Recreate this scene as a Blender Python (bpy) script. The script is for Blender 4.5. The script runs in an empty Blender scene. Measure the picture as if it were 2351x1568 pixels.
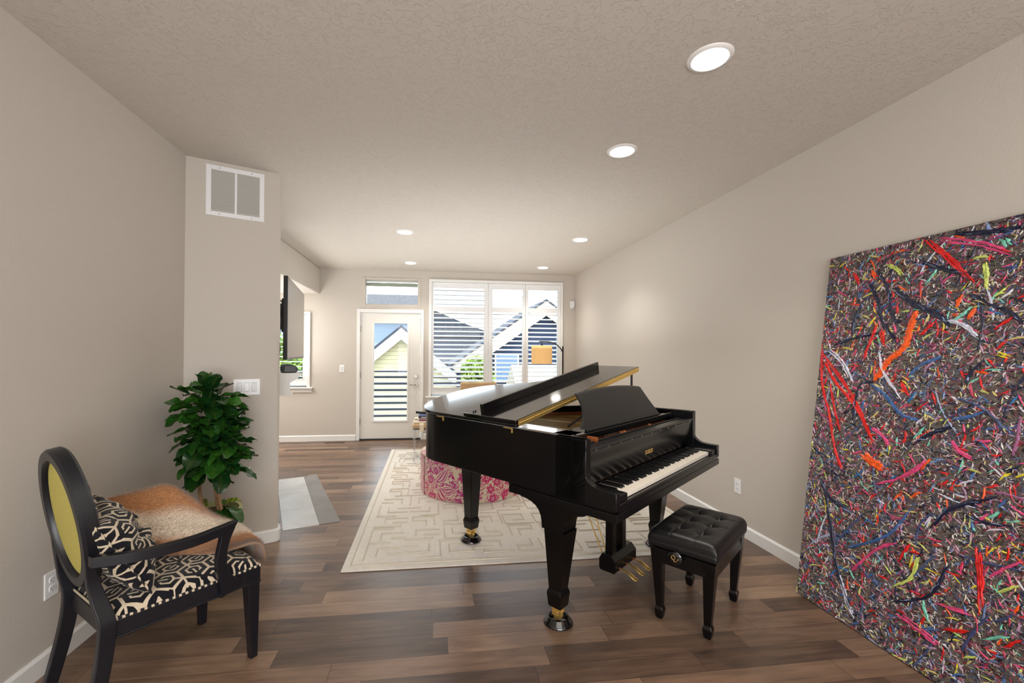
import bpy, bmesh, math, random
import numpy as np
from mathutils import Matrix, Vector, Euler
R = math.radians
PI = math.pi
C = bpy.context.scene.collection
rng = random.Random(7)
NR = np.random.RandomState(11)

# ---------------------------------------------------------------- mesh helpers
class MB:
    def __init__(s):
        s.v = []; s.f = []; s.col = None; s.uv = None
    def add(s, vs, fs):
        n = len(s.v)
        s.v.extend([tuple(map(float, p)) for p in vs])
        s.f.extend([tuple(i + n for i in f) for f in fs])
        return s
    def box(s, x0, x1, y0, y1, z0, z1, mat=None):
        p = [(x0,y0,z0),(x1,y0,z0),(x1,y1,z0),(x0,y1,z0),(x0,y0,z1),(x1,y0,z1),(x1,y1,z1),(x0,y1,z1)]
        if mat is not None: p = [mat @ Vector(q) for q in p]
        return s.add(p, [(0,3,2,1),(4,5,6,7),(0,1,5,4),(1,2,6,5),(2,3,7,6),(3,0,4,7)])
    def frustum(s, c0, h0, c1, h1):
        """square frustum: centre (x,y,z), half sizes (hx,hy) at bottom and top"""
        p = []
        for c, h in ((c0, h0), (c1, h1)):
            hx, hy = (h, h) if not isinstance(h, tuple) else h
            p += [(c[0]-hx,c[1]-hy,c[2]),(c[0]+hx,c[1]-hy,c[2]),(c[0]+hx,c[1]+hy,c[2]),(c[0]-hx,c[1]+hy,c[2])]
        return s.add(p, [(0,3,2,1),(4,5,6,7),(0,1,5,4),(1,2,6,5),(2,3,7,6),(3,0,4,7)])
    def prism(s, poly, axis, a0, a1):
        """poly in the two other axes (cyclic order), extruded along axis"""
        n = len(poly)
        def P(q, a):
            if axis == 0: return (a, q[0], q[1])
            if axis == 1: return (q[0], a, q[1])
            return (q[0], q[1], a)
        vs = [P(q, a0) for q in poly] + [P(q, a1) for q in poly]
        fs = [tuple(range(n))[::-1], tuple(range(n, 2*n))] + [(i, (i+1)%n, (i+1)%n+n, i+n) for i in range(n)]
        return s.add(vs, fs)
    def ring(s, outer, inner, z0, z1):
        n = len(outer)
        vs = [(*p, z0) for p in outer]+[(*p, z1) for p in outer]+[(*p, z0) for p in inner]+[(*p, z1) for p in inner]
        fs = []
        for i in range(n-1):
            j = i+1
            fs += [(i,j,j+n,i+n),(i+2*n,i+3*n,j+3*n,j+2*n),(i+n,j+n,j+3*n,i+3*n),(i,i+2*n,j+2*n,j)]
        fs += [(0,n,3*n,2*n),(n-1,3*n-1,4*n-1,2*n-1)]
        return s.add(vs, fs)
    def tube(s, path, r, n=8, caps=True, flat=None):
        P = [Vector(p) for p in path]; m = len(P)
        rr = r if hasattr(r, '__len__') else [r]*m
        up = Vector((0,0,1)); prev = None; base = len(s.v); vs = []; fs = []
        for i in range(m):
            t = (P[min(i+1,m-1)]-P[max(i-1,0)]).normalized()
            if prev is None:
                a = up if abs(t.dot(up)) < .9 else Vector((1,0,0))
                x = t.cross(a).normalized()
            else:
                x = (prev - t*prev.dot(t)).normalized()
            y = t.cross(x); prev = x
            for k in range(n):
                an = 2*PI*k/n + (PI/4 if n == 4 else 0)
                q = P[i] + x*math.cos(an)*rr[i] + y*math.sin(an)*rr[i]*(flat or 1)
                vs.append(q)
        for i in range(m-1):
            for k in range(n):
                a = i*n+k; b = i*n+(k+1)%n
                fs.append((a, b, b+n, a+n))
        if caps: fs += [tuple(range(n))[::-1], tuple(range((m-1)*n, m*n))]
        return s.add(vs, fs)
    def lathe(s, prof, c=(0,0,0), n=32, caps=True):
        vs = []; fs = []; m = len(prof)
        for r, z in prof:
            for k in range(n):
                a = 2*PI*k/n; vs.append((c[0]+r*math.cos(a), c[1]+r*math.sin(a), c[2]+z))
        for i in range(m-1):
            for k in range(n):
                a = i*n+k; b = i*n+(k+1)%n; fs.append((a,b,b+n,a+n))
        if caps: fs += [tuple(range(n))[::-1], tuple(range((m-1)*n, m*n))]
        return s.add(vs, fs)
    def grid(s, fn, nu, nv, su=1., sv=1., closed=False, colfn=None):
        n0 = len(s.v); vs = []; fs = []; uv = []
        for j in range(nv+1):
            for i in range(nu+1):
                a, b = i/nu, j/nv
                vs.append(fn(a, b)); uv.append((a*su, b*sv))
        w = nu+1
        for j in range(nv):
            for i in range(nu):
                fs.append((j*w+i, j*w+i+1, (j+1)*w+i+1, (j+1)*w+i))
        s.add(vs, fs)
        if s.uv is None: s.uv = [(0,0)]*n0
        s.uv += uv
        return s
    def build(s, name, mat, parent=None, smooth=35, bevel=0, xf=None, seg=2, loc=None, mods=()):
        me = bpy.data.meshes.new(name)
        me.from_pydata(s.v, [], s.f)
        if xf is not None: me.transform(xf)
        bm = bmesh.new(); bm.from_mesh(me)
        bmesh.ops.recalc_face_normals(bm, faces=bm.faces); bm.to_mesh(me); bm.free()
        if s.uv is not None:
            uvs = s.uv + [(0,0)]*(len(s.v)-len(s.uv))
            li = np.zeros(len(me.loops), dtype=np.int32); me.loops.foreach_get('vertex_index', li)
            lay = me.uv_layers.new(name='UVMap')
            lay.data.foreach_set('uv', np.array(uvs, dtype=np.float32)[li].ravel())
        if s.col is not None:
            ca = me.color_attributes.new('Col', 'FLOAT_COLOR', 'POINT')
            c4 = np.ones((len(s.v), 4), dtype=np.float32); c4[:, :3] = np.asarray(s.col, dtype=np.float32)
            ca.data.foreach_set('color', c4.ravel())
        if smooth:
            me.polygons.foreach_set('use_smooth', [True]*len(me.polygons))
            if smooth < 179: me.set_sharp_from_angle(angle=R(smooth))
        me.materials.append(mat)
        o = bpy.data.objects.new(name, me); C.objects.link(o)
        if parent is not None: o.parent = parent
        if loc is not None: o.location = loc
        if bevel:
            b = o.modifiers.new('bevel', 'BEVEL'); b.width = bevel; b.segments = seg; b.limit_method = 'ANGLE'; b.angle_limit = R(40)
            b.harden_normals = False
        return o

def tag(o, label=None, cat=None, group=None, kind=None):
    if label: o['label'] = label
    if cat: o['category'] = cat
    if group: o['group'] = group
    if kind: o['kind'] = kind
    return o
def thing(name, label, cat, loc=(0,0,0), rz=0, group=None):
    o = bpy.data.objects.new(name, None); C.objects.link(o)
    o.location = loc; o.rotation_euler = (0,0,rz); o.empty_display_size = .05
    return tag(o, label, cat, group)
def struct(name, loc=(0,0,0), rz=0):
    o = bpy.data.objects.new(name, None); C.objects.link(o); o.location = loc; o.rotation_euler = (0,0,rz)
    o['kind'] = 'structure'; return o
def spline(pts, n):
    """Catmull-Rom through pts, n samples per segment (any dimension)"""
    P = [np.array(p, float) for p in pts]; P = [2*P[0]-P[1]] + P + [2*P[-1]-P[-2]]; out = []
    for i in range(1, len(P)-2):
        for k in range(n):
            t = k/n; a, b, c, d = P[i-1], P[i], P[i+1], P[i+2]
            out.append(tuple(.5*((2*b)+(c-a)*t+(2*a-5*b+4*c-d)*t*t+(3*b-a-3*c+d)*t**3)))
    out.append(tuple(P[-2])); return out
def offset_poly(pts, d):
    out = []
    for i in range(len(pts)):
        a = np.array(pts[max(i-1,0)]); b = np.array(pts[min(i+1,len(pts)-1)])
        t = b-a; t = t/(np.linalg.norm(t)+1e-9); n = np.array([t[1], -t[0]])
        out.append(tuple(np.array(pts[i])+n*d))
    return out

# ---------------------------------------------------------------- materials
def lin(c):
    return tuple(((x/255)/12.92 if x/255 <= .04045 else ((x/255+.055)/1.055)**2.4) for x in c)
class X:
    def __init__(s, nt, k): s.nt = nt; s.k = k
    def _op(s, op, o=None, o2=None, rev=False):
        n = s.nt.nodes.new('ShaderNodeMath'); n.operation = op
        args = [s, o, o2] if not rev else [o, s, o2]
        for i, a in enumerate(args):
            if a is None: continue
            if isinstance(a, X): s.nt.links.new(a.k, n.inputs[i])
            else: n.inputs[i].default_value = a
        return X(s.nt, n.outputs[0])
    def __add__(s, o): return s._op('ADD', o)
    __radd__ = __add__
    def __sub__(s, o): return s._op('SUBTRACT', o)
    def __rsub__(s, o): return s._op('SUBTRACT', o, rev=True)
    def __mul__(s, o): return s._op('MULTIPLY', o)
    __rmul__ = __mul__
    def __truediv__(s, o): return s._op('DIVIDE', o)
    def lt(s, o): return s._op('LESS_THAN', o)
    def gt(s, o): return s._op('GREATER_THAN', o)
    def mn(s, o): return s._op('MINIMUM', o)
    def mx(s, o): return s._op('MAXIMUM', o)
    def fl(s): return s._op('FLOOR')
    def fr(s): return s._op('FRACT')
    def ab(s): return s._op('ABSOLUTE')
    def cos(s): return s._op('COSINE')
    def sin(s): return s._op('SINE')
def new_mat(name):
    m = bpy.data.materials.new(name); m.use_nodes = True; nt = m.node_tree
    return m, nt, nt.nodes['Principled BSDF']
def coords(nt, kind='Object'):
    n = nt.nodes.new('ShaderNodeTexCoord'); return n.outputs[kind]
def node(nt, typ, **kw):
    n = nt.nodes.new(typ)
    for k, v in kw.items():
        if k.startswith('_'): setattr(n, k[1:], v)
        else:
            key = int(k[1:]) if k[0] == 'i' and k[1:].isdigit() else k.replace('0', ' ')
            if isinstance(v, X): nt.links.new(v.k, n.inputs[key])
            elif isinstance(v, bpy.types.NodeSocket): nt.links.new(v, n.inputs[key])
            else: n.inputs[key].default_value = v
    return n
def noise(nt, vec, scale, detail=3, rough=.5, dist=0):
    return node(nt, 'ShaderNodeTexNoise', Vector=vec, Scale=scale, Detail=detail, Roughness=rough, Distortion=dist)
def ramp(nt, fac, stops, interp='LINEAR'):
    n = nt.nodes.new('ShaderNodeValToRGB'); r = n.color_ramp; r.interpolation = interp
    while len(r.elements) < len(stops): r.elements.new(.5)
    for e, (p, c) in zip(r.elements, stops):
        e.position = p; e.color = (*c, 1) if len(c) == 3 else c
    nt.links.new(fac.k if isinstance(fac, X) else fac, n.inputs[0]); return n.outputs[0]
def mixc(nt, fac, a, b, blend='MIX'):
    n = nt.nodes.new('ShaderNodeMix'); n.data_type = 'RGBA'; n.blend_type = blend
    for i, v in ((0, fac), (6, a), (7, b)):
        if isinstance(v, X): nt.links.new(v.k, n.inputs[i])
        elif isinstance(v, bpy.types.NodeSocket): nt.links.new(v, n.inputs[i])
        elif i == 0: n.inputs[0].default_value = v
        else: n.inputs[i].default_value = (*v, 1)
    return n.outputs[2]
def bump(nt, bs, h, strength=.3, dist=.01, prev=None):
    n = nt.nodes.new('ShaderNodeBump'); n.inputs['Strength'].default_value = strength; n.inputs['Distance'].default_value = dist
    nt.links.new(h.k if isinstance(h, X) else h, n.inputs['Height'])
    if prev is not None: nt.links.new(prev, n.inputs['Normal'])
    nt.links.new(n.outputs[0], bs.inputs['Normal']); return n.outputs[0]
def mat(name, rgb, rough=.5, metal=0, spec=.5, bmp=None, var=0, varscale=8, coat=0, emit=None, estr=0, sheen=0):
    m, nt, b = new_mat(name); c = lin(rgb)
    b.inputs['Base Color'].default_value = (*c, 1); b.inputs['Roughness'].default_value = rough
    b.inputs['Metallic'].default_value = metal; b.inputs['Specular IOR Level'].default_value = spec
    b.inputs['Coat Weight'].default_value = coat; b.inputs['Coat Roughness'].default_value = .05
    if sheen: b.inputs['Sheen Weight'].default_value = sheen
    co = coords(nt)
    if var:
        n = noise(nt, co, varscale, 4)
        k = ramp(nt, n.outputs[0], [(.3, tuple(x*(1-var) for x in c)), (.7, tuple(min(1, x*(1+var)) for x in c))])
        nt.links.new(k, b.inputs['Base Color'])
    if bmp:
        n = noise(nt, co, bmp[0], 4); bump(nt, b, n.outputs[0], bmp[1], bmp[2] if len(bmp) > 2 else .003)
    if emit:
        b.inputs['Emission Color'].default_value = (*lin(emit), 1); b.inputs['Emission Strength'].default_value = estr
    return m
def attr_mat(name, rough=.7, bmp=None, spec=.4, sheen=0):
    m, nt, b = new_mat(name)
    a = nt.nodes.new('ShaderNodeVertexColor'); a.layer_name = 'Col'
    nt.links.new(a.outputs[0], b.inputs['Base Color']); b.inputs['Roughness'].default_value = rough
    b.inputs['Specular IOR Level'].default_value = spec
    if sheen: b.inputs['Sheen Weight'].default_value = sheen
    if bmp:
        n = noise(nt, coords(nt), bmp[0], 4); bump(nt, b, n.outputs[0], bmp[1], bmp[2])
    return m

def m_wall():
    m, nt, b = new_mat('greige_wall_paint'); co = coords(nt)
    b.inputs['Base Color'].default_value = (*lin((201,194,185)), 1); b.inputs['Roughness'].default_value = .75
    n = noise(nt, co, 95, 3, .6); bump(nt, b, n.outputs[0], .25, .003)
    return m
def m_ceiling():
    m, nt, b = new_mat('textured_ceiling_paint'); co = coords(nt)
    b.inputs['Base Color'].default_value = (*lin((203,196,186)), 1); b.inputs['Roughness'].default_value = .8
    n1 = noise(nt, co, 26, 5, .6, .7); h = ramp(nt, n1.outputs[0], [(.46, (0,0,0)), (.50, (1,1,1)), (1, (1,1,1))])
    p = bump(nt, b, h, .5, .004)
    n2 = noise(nt, co, 90, 3); bump(nt, b, n2.outputs[0], .2, .002, p)
    return m
def m_floor():
    m, nt, b = new_mat('walnut_floor_planks')
    sx = node(nt, 'ShaderNodeSeparateXYZ', Vector=coords(nt)); x = X(nt, sx.outputs[0]); y = X(nt, sx.outputs[1])
    W = .1215; yy = (y+10.012)/W; row = yy.fl(); fy = yy.fr()
    wn = node(nt, 'ShaderNodeTexWhiteNoise', _noise_dimensions='1D', W=row); rv = X(nt, wn.outputs[0])
    ln = rv*.55+.75
    xx = (x+20+rv*7.3)/ln; colm = xx.fl(); fx = xx.fr()
    cv = node(nt, 'ShaderNodeCombineXYZ', X=row, Y=colm)
    idn = node(nt, 'ShaderNodeTexWhiteNoise', _noise_dimensions='3D', Vector=cv.outputs[0]); pid = X(nt, idn.outputs[0])
    gv = node(nt, 'ShaderNodeCombineXYZ', X=x*1.6+pid*40, Y=y*22+pid*17, Z=pid*9)
    g1 = noise(nt, gv.outputs[0], 1.6, 6, .6, .6); gr = X(nt, g1.outputs[0])
    kv = node(nt, 'ShaderNodeCombineXYZ', X=x*2.2+pid*13, Y=y*7+pid*5, Z=pid)
    g2 = noise(nt, kv.outputs[0], 1.3, 3, .5, .8); bl = X(nt, g2.outputs[0])
    t = pid*.52 + gr*.62 + bl*.5 - .34
    c = ramp(nt, t, [(.05, lin((60,47,40))), (.35, lin((97,76,62))), (.62, lin((128,102,83))), (.95, lin((162,136,112)))])
    gap = (fy.lt(.018)).mx((fx*ln).lt(.0028))
    c2 = mixc(nt, gap*.75, c, lin((40,30,25)))
    nt.links.new(c2, b.inputs['Base Color'])
    rr = gr*.16+.27
    nt.links.new(rr.k, b.inputs['Roughness']); b.inputs['Specular IOR Level'].default_value = .5
    h = gr*.25 + pid*.15 - gap*1.2
    bump(nt, b, h, .22, .004)
    return m
def m_gpattern(name='geometric_chenille', s=.10):
    m, nt, b = new_mat(name)
    sx = node(nt, 'ShaderNodeSeparateXYZ', Vector=coords(nt, 'UV')); u = X(nt, sx.outputs[0]); v = X(nt, sx.outputs[1])
    x = u/s+100; y = v/s+103.3; q = 1.7320508
    ax = x.fr()-.5; ay = ((y/q).fr()-.5)*q
    bx = (x-.5).fr()-.5; by = (((y-.8660254)/q).fr()-.5)*q
    sel = (ax*ax+ay*ay).lt(bx*bx+by*by); ns = 1-sel
    gx = ax*sel+bx*ns; gy = ay*sel+by*ns
    hd = gx.ab().mx(gx.ab()*.5+gy.ab()*.8660254)
    cid = node(nt, 'ShaderNodeCombineXYZ', X=((x-gx)*2+.25).fl(), Y=((y-gy)*4+.25).fl())
    wn = node(nt, 'ShaderNodeTexWhiteNoise', _noise_dimensions='3D', Vector=cid.outputs[0])
    an = (X(nt, wn.outputs[0])*3).fl()*(2*PI/3)+PI/6
    dx = an.cos(); dy = an.sin(); al = gx*dx+gy*dy; pe = (gy*dx-gx*dy).ab()
    outer = hd.gt(.447)
    inner = hd.gt(.195)*hd.lt(.275)*(1-al.gt(0)*pe.lt(.13))
    link = al.lt(-.18)*pe.lt(.042)
    tongue = al.gt(-.05)*al.lt(.30)*pe.lt(.038)
    cut = al.gt(.28)*pe.lt(.10)
    k = ((outer*(1-cut)).mx(inner)).mx(link).mx(tongue)
    nz = noise(nt, coords(nt, 'UV'), 900, 2)
    c = mixc(nt, k, lin((17,17,24)), lin((206,190,166)))
    nt.links.new(c, b.inputs['Base Color']); b.inputs['Roughness'].default_value = .9
    b.inputs['Sheen Weight'].default_value = .15; b.inputs['Specular IOR Level'].default_value = .2
    bump(nt, b, X(nt, nz.outputs[0])*.4+(1-k), .35, .003)
    return m
def m_pane():
    m = bpy.data.materials.new('window_glass'); m.use_nodes = True; nt = m.node_tree; nt.nodes.clear()
    o = nt.nodes.new('ShaderNodeOutputMaterial'); t = nt.nodes.new('ShaderNodeBsdfTransparent'); g = nt.nodes.new('ShaderNodeBsdfGlossy')
    g.inputs['Roughness'].default_value = .02; f = nt.nodes.new('ShaderNodeFresnel'); f.inputs[0].default_value = 1.3
    t.inputs[0].default_value = (.97, .985, .98, 1)
    x = nt.nodes.new('ShaderNodeMixShader'); nt.links.new(f.outputs[0], x.inputs[0]); nt.links.new(t.outputs[0], x.inputs[1]); nt.links.new(g.outputs[0], x.inputs[2])
    nt.links.new(x.outputs[0], o.inputs[0]); return m
def m_shade():
    m, nt, b = new_mat('glowing_linen_lamp_shade')
    n = noise(nt, coords(nt), 160, 2)
    sx = node(nt, 'ShaderNodeSeparateXYZ', Vector=coords(nt, 'Generated'))
    c = ramp(nt, n.outputs[0], [(.3, lin((226,176,112))), (.7, lin((246,204,142)))])
    nt.links.new(c, b.inputs['Base Color']); nt.links.new(c, b.inputs['Emission Color']); b.inputs['Emission Strength'].default_value = .17
    b.inputs['Roughness'].default_value = .9; return m
def m_roof(name, a, bcol, sc=6):
    m, nt, b = new_mat(name)
    mp = node(nt, 'ShaderNodeTexBrick', Vector=coords(nt), Scale=sc)
    mp.inputs['Color1'].default_value = (*lin(a), 1); mp.inputs['Color2'].default_value = (*lin(bcol), 1); mp.inputs['Mortar'].default_value = (*lin(tuple(x*.7 for x in a)), 1)
    mp.inputs['Mortar Size'].default_value = .01; mp.inputs['Brick Width'].default_value = .9; mp.inputs['Row Height'].default_value = .5
    nt.links.new(mp.outputs[0], b.inputs['Base Color']); b.inputs['Roughness'].default_value = .9; return m
def m_siding(name, rgb, pitch=.15):
    m, nt, b = new_mat(name)
    sx = node(nt, 'ShaderNodeSeparateXYZ', Vector=coords(nt)); z = X(nt, sx.outputs[2])
    f = ((z+50)/pitch).fr(); c = mixc(nt, f.lt(.12)*.45, lin(rgb), lin(tuple(x*.45 for x in rgb)))
    nt.links.new(c, b.inputs['Base Color']); b.inputs['Roughness'].default_value = .8; bump(nt, b, f, .5, .02); return m
def m_leafcloud(name, a, bcol):
    m, nt, b = new_mat(name); n = noise(nt, coords(nt), 3.5, 3)
    c = ramp(nt, n.outputs[0], [(.35, lin(a)), (.65, lin(bcol))]); nt.links.new(c, b.inputs['Base Color']); b.inputs['Roughness'].default_value = .6; return m
def m_tile(name, a, bcol):
    m, nt, b = new_mat(name); n = noise(nt, coords(nt), 2.6, 7, .6, .8)
    c = ramp(nt, n.outputs[0], [(.3, lin(a)), (.7, lin(bcol))]); nt.links.new(c, b.inputs['Base Color']); b.inputs['Roughness'].default_value = .35; return m
def m_canvas():
    m, nt, b = new_mat('encrusted_paint_ground'); co = coords(nt)
    v = node(nt, 'ShaderNodeTexNoise', Vector=co, Scale=70, Detail=5, Roughness=.7, Distortion=1.5)
    c = ramp(nt, v.outputs[0], [(.32, lin((28,22,24))), (.42, lin((64,54,48))), (.475, lin((176,166,154))), (.51, lin((36,30,32))), (.57, lin((190,180,174))), (.61, lin((44,34,38))), (.7, lin((96,70,78)))])
    v2 = noise(nt, co, 33, 4, .6, 1); c2 = ramp(nt, v2.outputs[0], [(.40, lin((120,50,70))), (.5, lin((110,104,92))), (.6, lin((60,70,110)))])
    nt.links.new(mixc(nt, .4, c, c2), b.inputs['Base Color']); b.inputs['Roughness'].default_value = .42
    bump(nt, b, v.outputs[0], .9, .02); return m

MT = {}
MT['wall'] = m_wall(); MT['ceil'] = m_ceiling(); MT['floor'] = m_floor()
MT['trim'] = mat('white_trim_paint', (236,236,234), .35, bmp=(300,.04))
MT['door'] = mat('door_paint', (228,226,220), .4, bmp=(260,.04))
MT['shutter'] = mat('shutter_paint', (236,238,240), .4, bmp=(300,.03))
MT['plate'] = mat('white_plastic', (240,241,243), .3, bmp=(200,.02))
MT['slot'] = mat('dark_slot', (70,68,66), .6)
MT['ebony'] = mat('satin_ebony', (6,6,8), .27, spec=.42, bmp=(420,.05,.0006))
MT['gloss'] = mat('polished_ebony', (8,8,10), .10, spec=.6, coat=.4, bmp=(30,.02,.001))
MT['matte_black'] = mat('matte_black', (22,22,24), .55, bmp=(300,.1))
MT['desk'] = mat('music_desk_ebony', (26,26,26), .42, bmp=(300,.06,.001))
MT['brass'] = mat('polished_brass', (246,208,124), .34, .85, bmp=(60,.03))
MT['gold'] = mat('gold_lettering', (205,168,96), .4, .4, bmp=(200,.02))
MT['nickel'] = mat('brushed_nickel', (176,170,160), .3, 1, bmp=(200,.05))
MT['ivory'] = mat('white_key_top', (236,228,214), .25, bmp=(100,.01))
MT['bkey'] = mat('black_key', (10,10,12), .3, bmp=(200,.03))
MT['felt'] = mat('red_felt', (130,26,26), .95, bmp=(600,.3))
MT['innerwood'] = mat('inner_rim_wood', (150,84,44), .35, var=.25, varscale=14)
MT['bronze'] = mat('bronze_plate', (150,112,60), .35, .6, var=.15, bmp=(90,.1))
MT['leather'] = mat('black_leather', (15,15,17), .38, spec=.5, bmp=(220,.22,.0015))
MT['char'] = mat('espresso_chair_wood', (20,21,28), .33, spec=.5, bmp=(200,.06,.001))
MT['greenback'] = mat('chartreuse_linen', (196,184,98), .85, bmp=(700,.4,.001), var=.05, varscale=60)
MT['gpat'] = m_gpattern()
MT['fur'] = attr_mat('faux_fur', .85, sheen=.4, spec=.2)
MT['leaf'] = attr_mat('croton_leaf', .17, (70,.25,.002), .5)
MT['bark'] = mat('pale_bark', (176,136,98), .8, var=.3, varscale=30, bmp=(60,.5,.003))
MT['pot'] = mat('pale_green_ceramic', (196,196,140), .35, var=.06, bmp=(20,.05))
MT['soil'] = mat('potting_soil', (98,76,56), .95, var=.5, varscale=60, bmp=(80,.9,.01))
MT['rug'] = mat('ivory_wool_rug', (234,228,217), .95, var=.05, varscale=30, bmp=(420,.7,.004), sheen=.3)
MT['rugline'] = mat('carved_line_shade', (216,206,189), .95, bmp=(420,.7,.004))  # darker beige paints in the shadow of the carved lines
MT['ott'] = attr_mat('magenta_paisley_velvet', .8, (500,.3,.001), sheen=.4)
MT['tanfab'] = mat('tan_velvet', (200,168,126), .75, var=.1, varscale=10, sheen=.4, bmp=(400,.2,.001))
MT['creamfab'] = mat('cream_woven_cloth', (226,214,190), .9, bmp=(300,.5,.002))
m_, nt_, b_ = new_mat('clear_acrylic'); b_.inputs['Base Color'].default_value = (.96,.97,1,1); b_.inputs['Roughness'].default_value = .04
b_.inputs['Transmission Weight'].default_value = .85; b_.inputs['IOR'].default_value = 1.3
bump(nt_, b_, noise(nt_, coords(nt_), 4, 2).outputs[0], .03, .002); MT['acrylic'] = m_
MT['pane'] = m_pane(); MT['shade'] = m_shade()
MT['screen'] = mat('tv_screen', (112,106,100), .16, spec=.8, bmp=(5,.01))  # grey base colour paints in the wall's reflection on the screen
MT['tvplastic'] = mat('tv_bezel', (24,24,27), .3, bmp=(200,.03))
MT['speaker'] = mat('speaker_grey_mesh', (66,68,72), .5, bmp=(600,.5,.001))
MT['tile'] = m_tile('grey_hearth_tile', (176,178,178), (208,208,206)); MT['tileborder'] = m_tile('dark_grey_border_tile', (112,110,108), (138,136,134))
MT['grout'] = mat('pale_grout', (226,224,220), .9, bmp=(200,.2))
MT['stone'] = mat('black_stacked_stone', (34,34,38), .6, bmp=(25,.8,.02), var=.4, varscale=20)
MT['can'] = mat('recessed_lens', (255,255,255), .4, emit=(255,250,240), estr=6)
MT['cantrim'] = mat('recessed_trim_white', (235,232,228), .4, bmp=(200,.02))

XL, XR, YB, H = -1.683, 2.424, 7.073, 2.757
YF = -2.6
def sbox(name, m, *b, bevel=0):
    o = MB().box(*b).build(name, MT[m], smooth=0, bevel=bevel); o['kind'] = 'structure'; return o
sbox('floor', 'floor', -4.2, XR+.2, YF-.2, YB+.2, -.1, 0)
sbox('ceiling', 'ceil', -4.2, XR+.2, YF-.2, YB+.2, H, H+.15)
sbox('wall_left', 'wall', XL-.15, XL, YF-.15, 3.148, 0, H)
sbox('wall_right', 'wall', XR, XR+.15, YF-.15, YB+.15, 0, H)
sbox('wall_front', 'wall', XL, XR, YF-.15, YF, 0, H)
sbox('wall_nook', 'wall', -4.15, -4.0, 4.9, YB, 0, H)
# angled chimney mass between the left wall and the nook, rounded corner
cx0 = np.array([-1.135, 3.38]); d1 = np.array([.92036, .39107]); d2 = np.array([-math.sin(R(22.5)), math.cos(R(22.5))])
rc = .035; arc = []
pA = cx0 - d1*rc; pB = cx0 + d2*rc
for k in range(7):
    t = k/6; arc.append(tuple((1-t)**2*pA + 2*t*(1-t)*cx0 + t*t*pB))
poly = [(-1.683, 3.148)] + arc + [(-1.80, 4.985), (-4.0, 4.985), (-4.0, 3.148)]
o = MB().prism(poly, 2, 0, H).build('wall_angled', MT['wall'], smooth=40); o['kind'] = 'structure'
# lowered ceiling over the nook (its edge reads as a beam)
o = MB().box(-4.0, -1.78, 4.985, YB, 2.343, H).build('ceiling_nook', MT['wall'], smooth=0, bevel=.02, seg=3); o['kind'] = 'structure'
# back wall with openings
OP = [(-1.175,-.162,0,2.085), (-1.10,-.215,2.185,2.61), (-.03,2.185,.70,2.60), (-3.1,-1.955,.86,2.02)]
xs = sorted({-4.15, XR} | {v for o_ in OP for v in o_[:2]}); zs = sorted({0, H} | {v for o_ in OP for v in o_[2:]})
mb = MB()
for i in range(len(xs)-1):
    runs = []
    for j in range(len(zs)-1):
        xm = (xs[i]+xs[i+1])/2; zm = (zs[j]+zs[j+1])/2
        if not any(a < xm < b and c_ < zm < d for a, b, c_, d in OP):
            if runs and abs(runs[-1][1]-zs[j]) < 1e-6: runs[-1][1] = zs[j+1]
            else: runs.append([zs[j], zs[j+1]])
    for a, b in runs: mb.box(xs[i], xs[i+1], YB, YB+.15, a, b)
o = mb.build('wall_back', MT['wall'], smooth=0); o['kind'] = 'structure'

# baseboards
def baseboard(name, pts, h=.092, t=.014):
    P = [np.array(p) for p in pts]; mb = MB(); n = len(P); off = []
    for i in range(n):
        if i == 0: tt = P[1]-P[0]
        elif i == n-1: tt = P[-1]-P[-2]
        else:
            a = (P[i]-P[i-1]); b = (P[i+1]-P[i]); tt = a/np.linalg.norm(a)+b/np.linalg.norm(b)
        tt = tt/np.linalg.norm(tt); off.append(np.array([tt[1], -tt[0]]))
    vs = []; fs = []
    prof = [(0,0),(t,0),(t,h-.012),(t*.45,h),(0,h)]
    for i in range(n):
        for (d, z) in prof: q = P[i]+off[i]*d; vs.append((q[0], q[1], z))
    k = len(prof)
    for i in range(n-1):
        for j in range(k): fs.append((i*k+j, i*k+(j+1)%k, (i+1)*k+(j+1)%k, (i+1)*k+j))
    fs += [tuple(range(k)), tuple(range((n-1)*k, n*k))]
    o = mb.add(vs, fs).build(name, MT['trim'], smooth=20); o['kind'] = 'structure'
baseboard('baseboard_left', [(XL, YF), (XL, 3.148)])
baseboard('baseboard_angled', [(-1.683, 3.148)] + arc + [tuple(cx0+d2*.10)])
baseboard('baseboard_back', [(-4.0, YB), (-1.21, YB)])
baseboard('baseboard_back_right', [(-.135, YB), (XR, YB)])
baseboard('baseboard_right', [(XR, YB), (XR, YF)])

# ------------------------------------------------ door_1
D = struct('door_1')
dx0, dx1, dz0, dz1 = -1.146, -.188, .022, 2.057
gx0, gx1, gz0, gz1 = -.935, -.404, .315, 1.892
mb = MB(); y0, y1 = YB+.012, YB+.055
mb.box(dx0, gx0, y0, y1, dz0, dz1).box(gx1, dx1, y0, y1, dz0, dz1).box(gx0, gx1, y0, y1, dz0, gz0).box(gx0, gx1, y0, y1, gz1, dz1)
mb.build('door_slab', MT['door'], D, smooth=0)
mb = MB(); w = .028
for a in [(gx0-w, gx0, gz0-w, gz1+w), (gx1, gx1+w, gz0-w, gz1+w), (gx0, gx1, gz0-w, gz0), (gx0, gx1, gz1, gz1+w)]:
    mb.box(a[0], a[1], y0-.010, y0+.001, a[2], a[3])
mb.build('glazing_bead', MT['trim'], D, smooth=0, bevel=.004)
MB().box(gx0-.005, gx1+.005, YB+.03, YB+.036, gz0-.005, gz1+.005).build('glass_pane', MT['pane'], D, smooth=0)
mb = MB()
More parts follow.
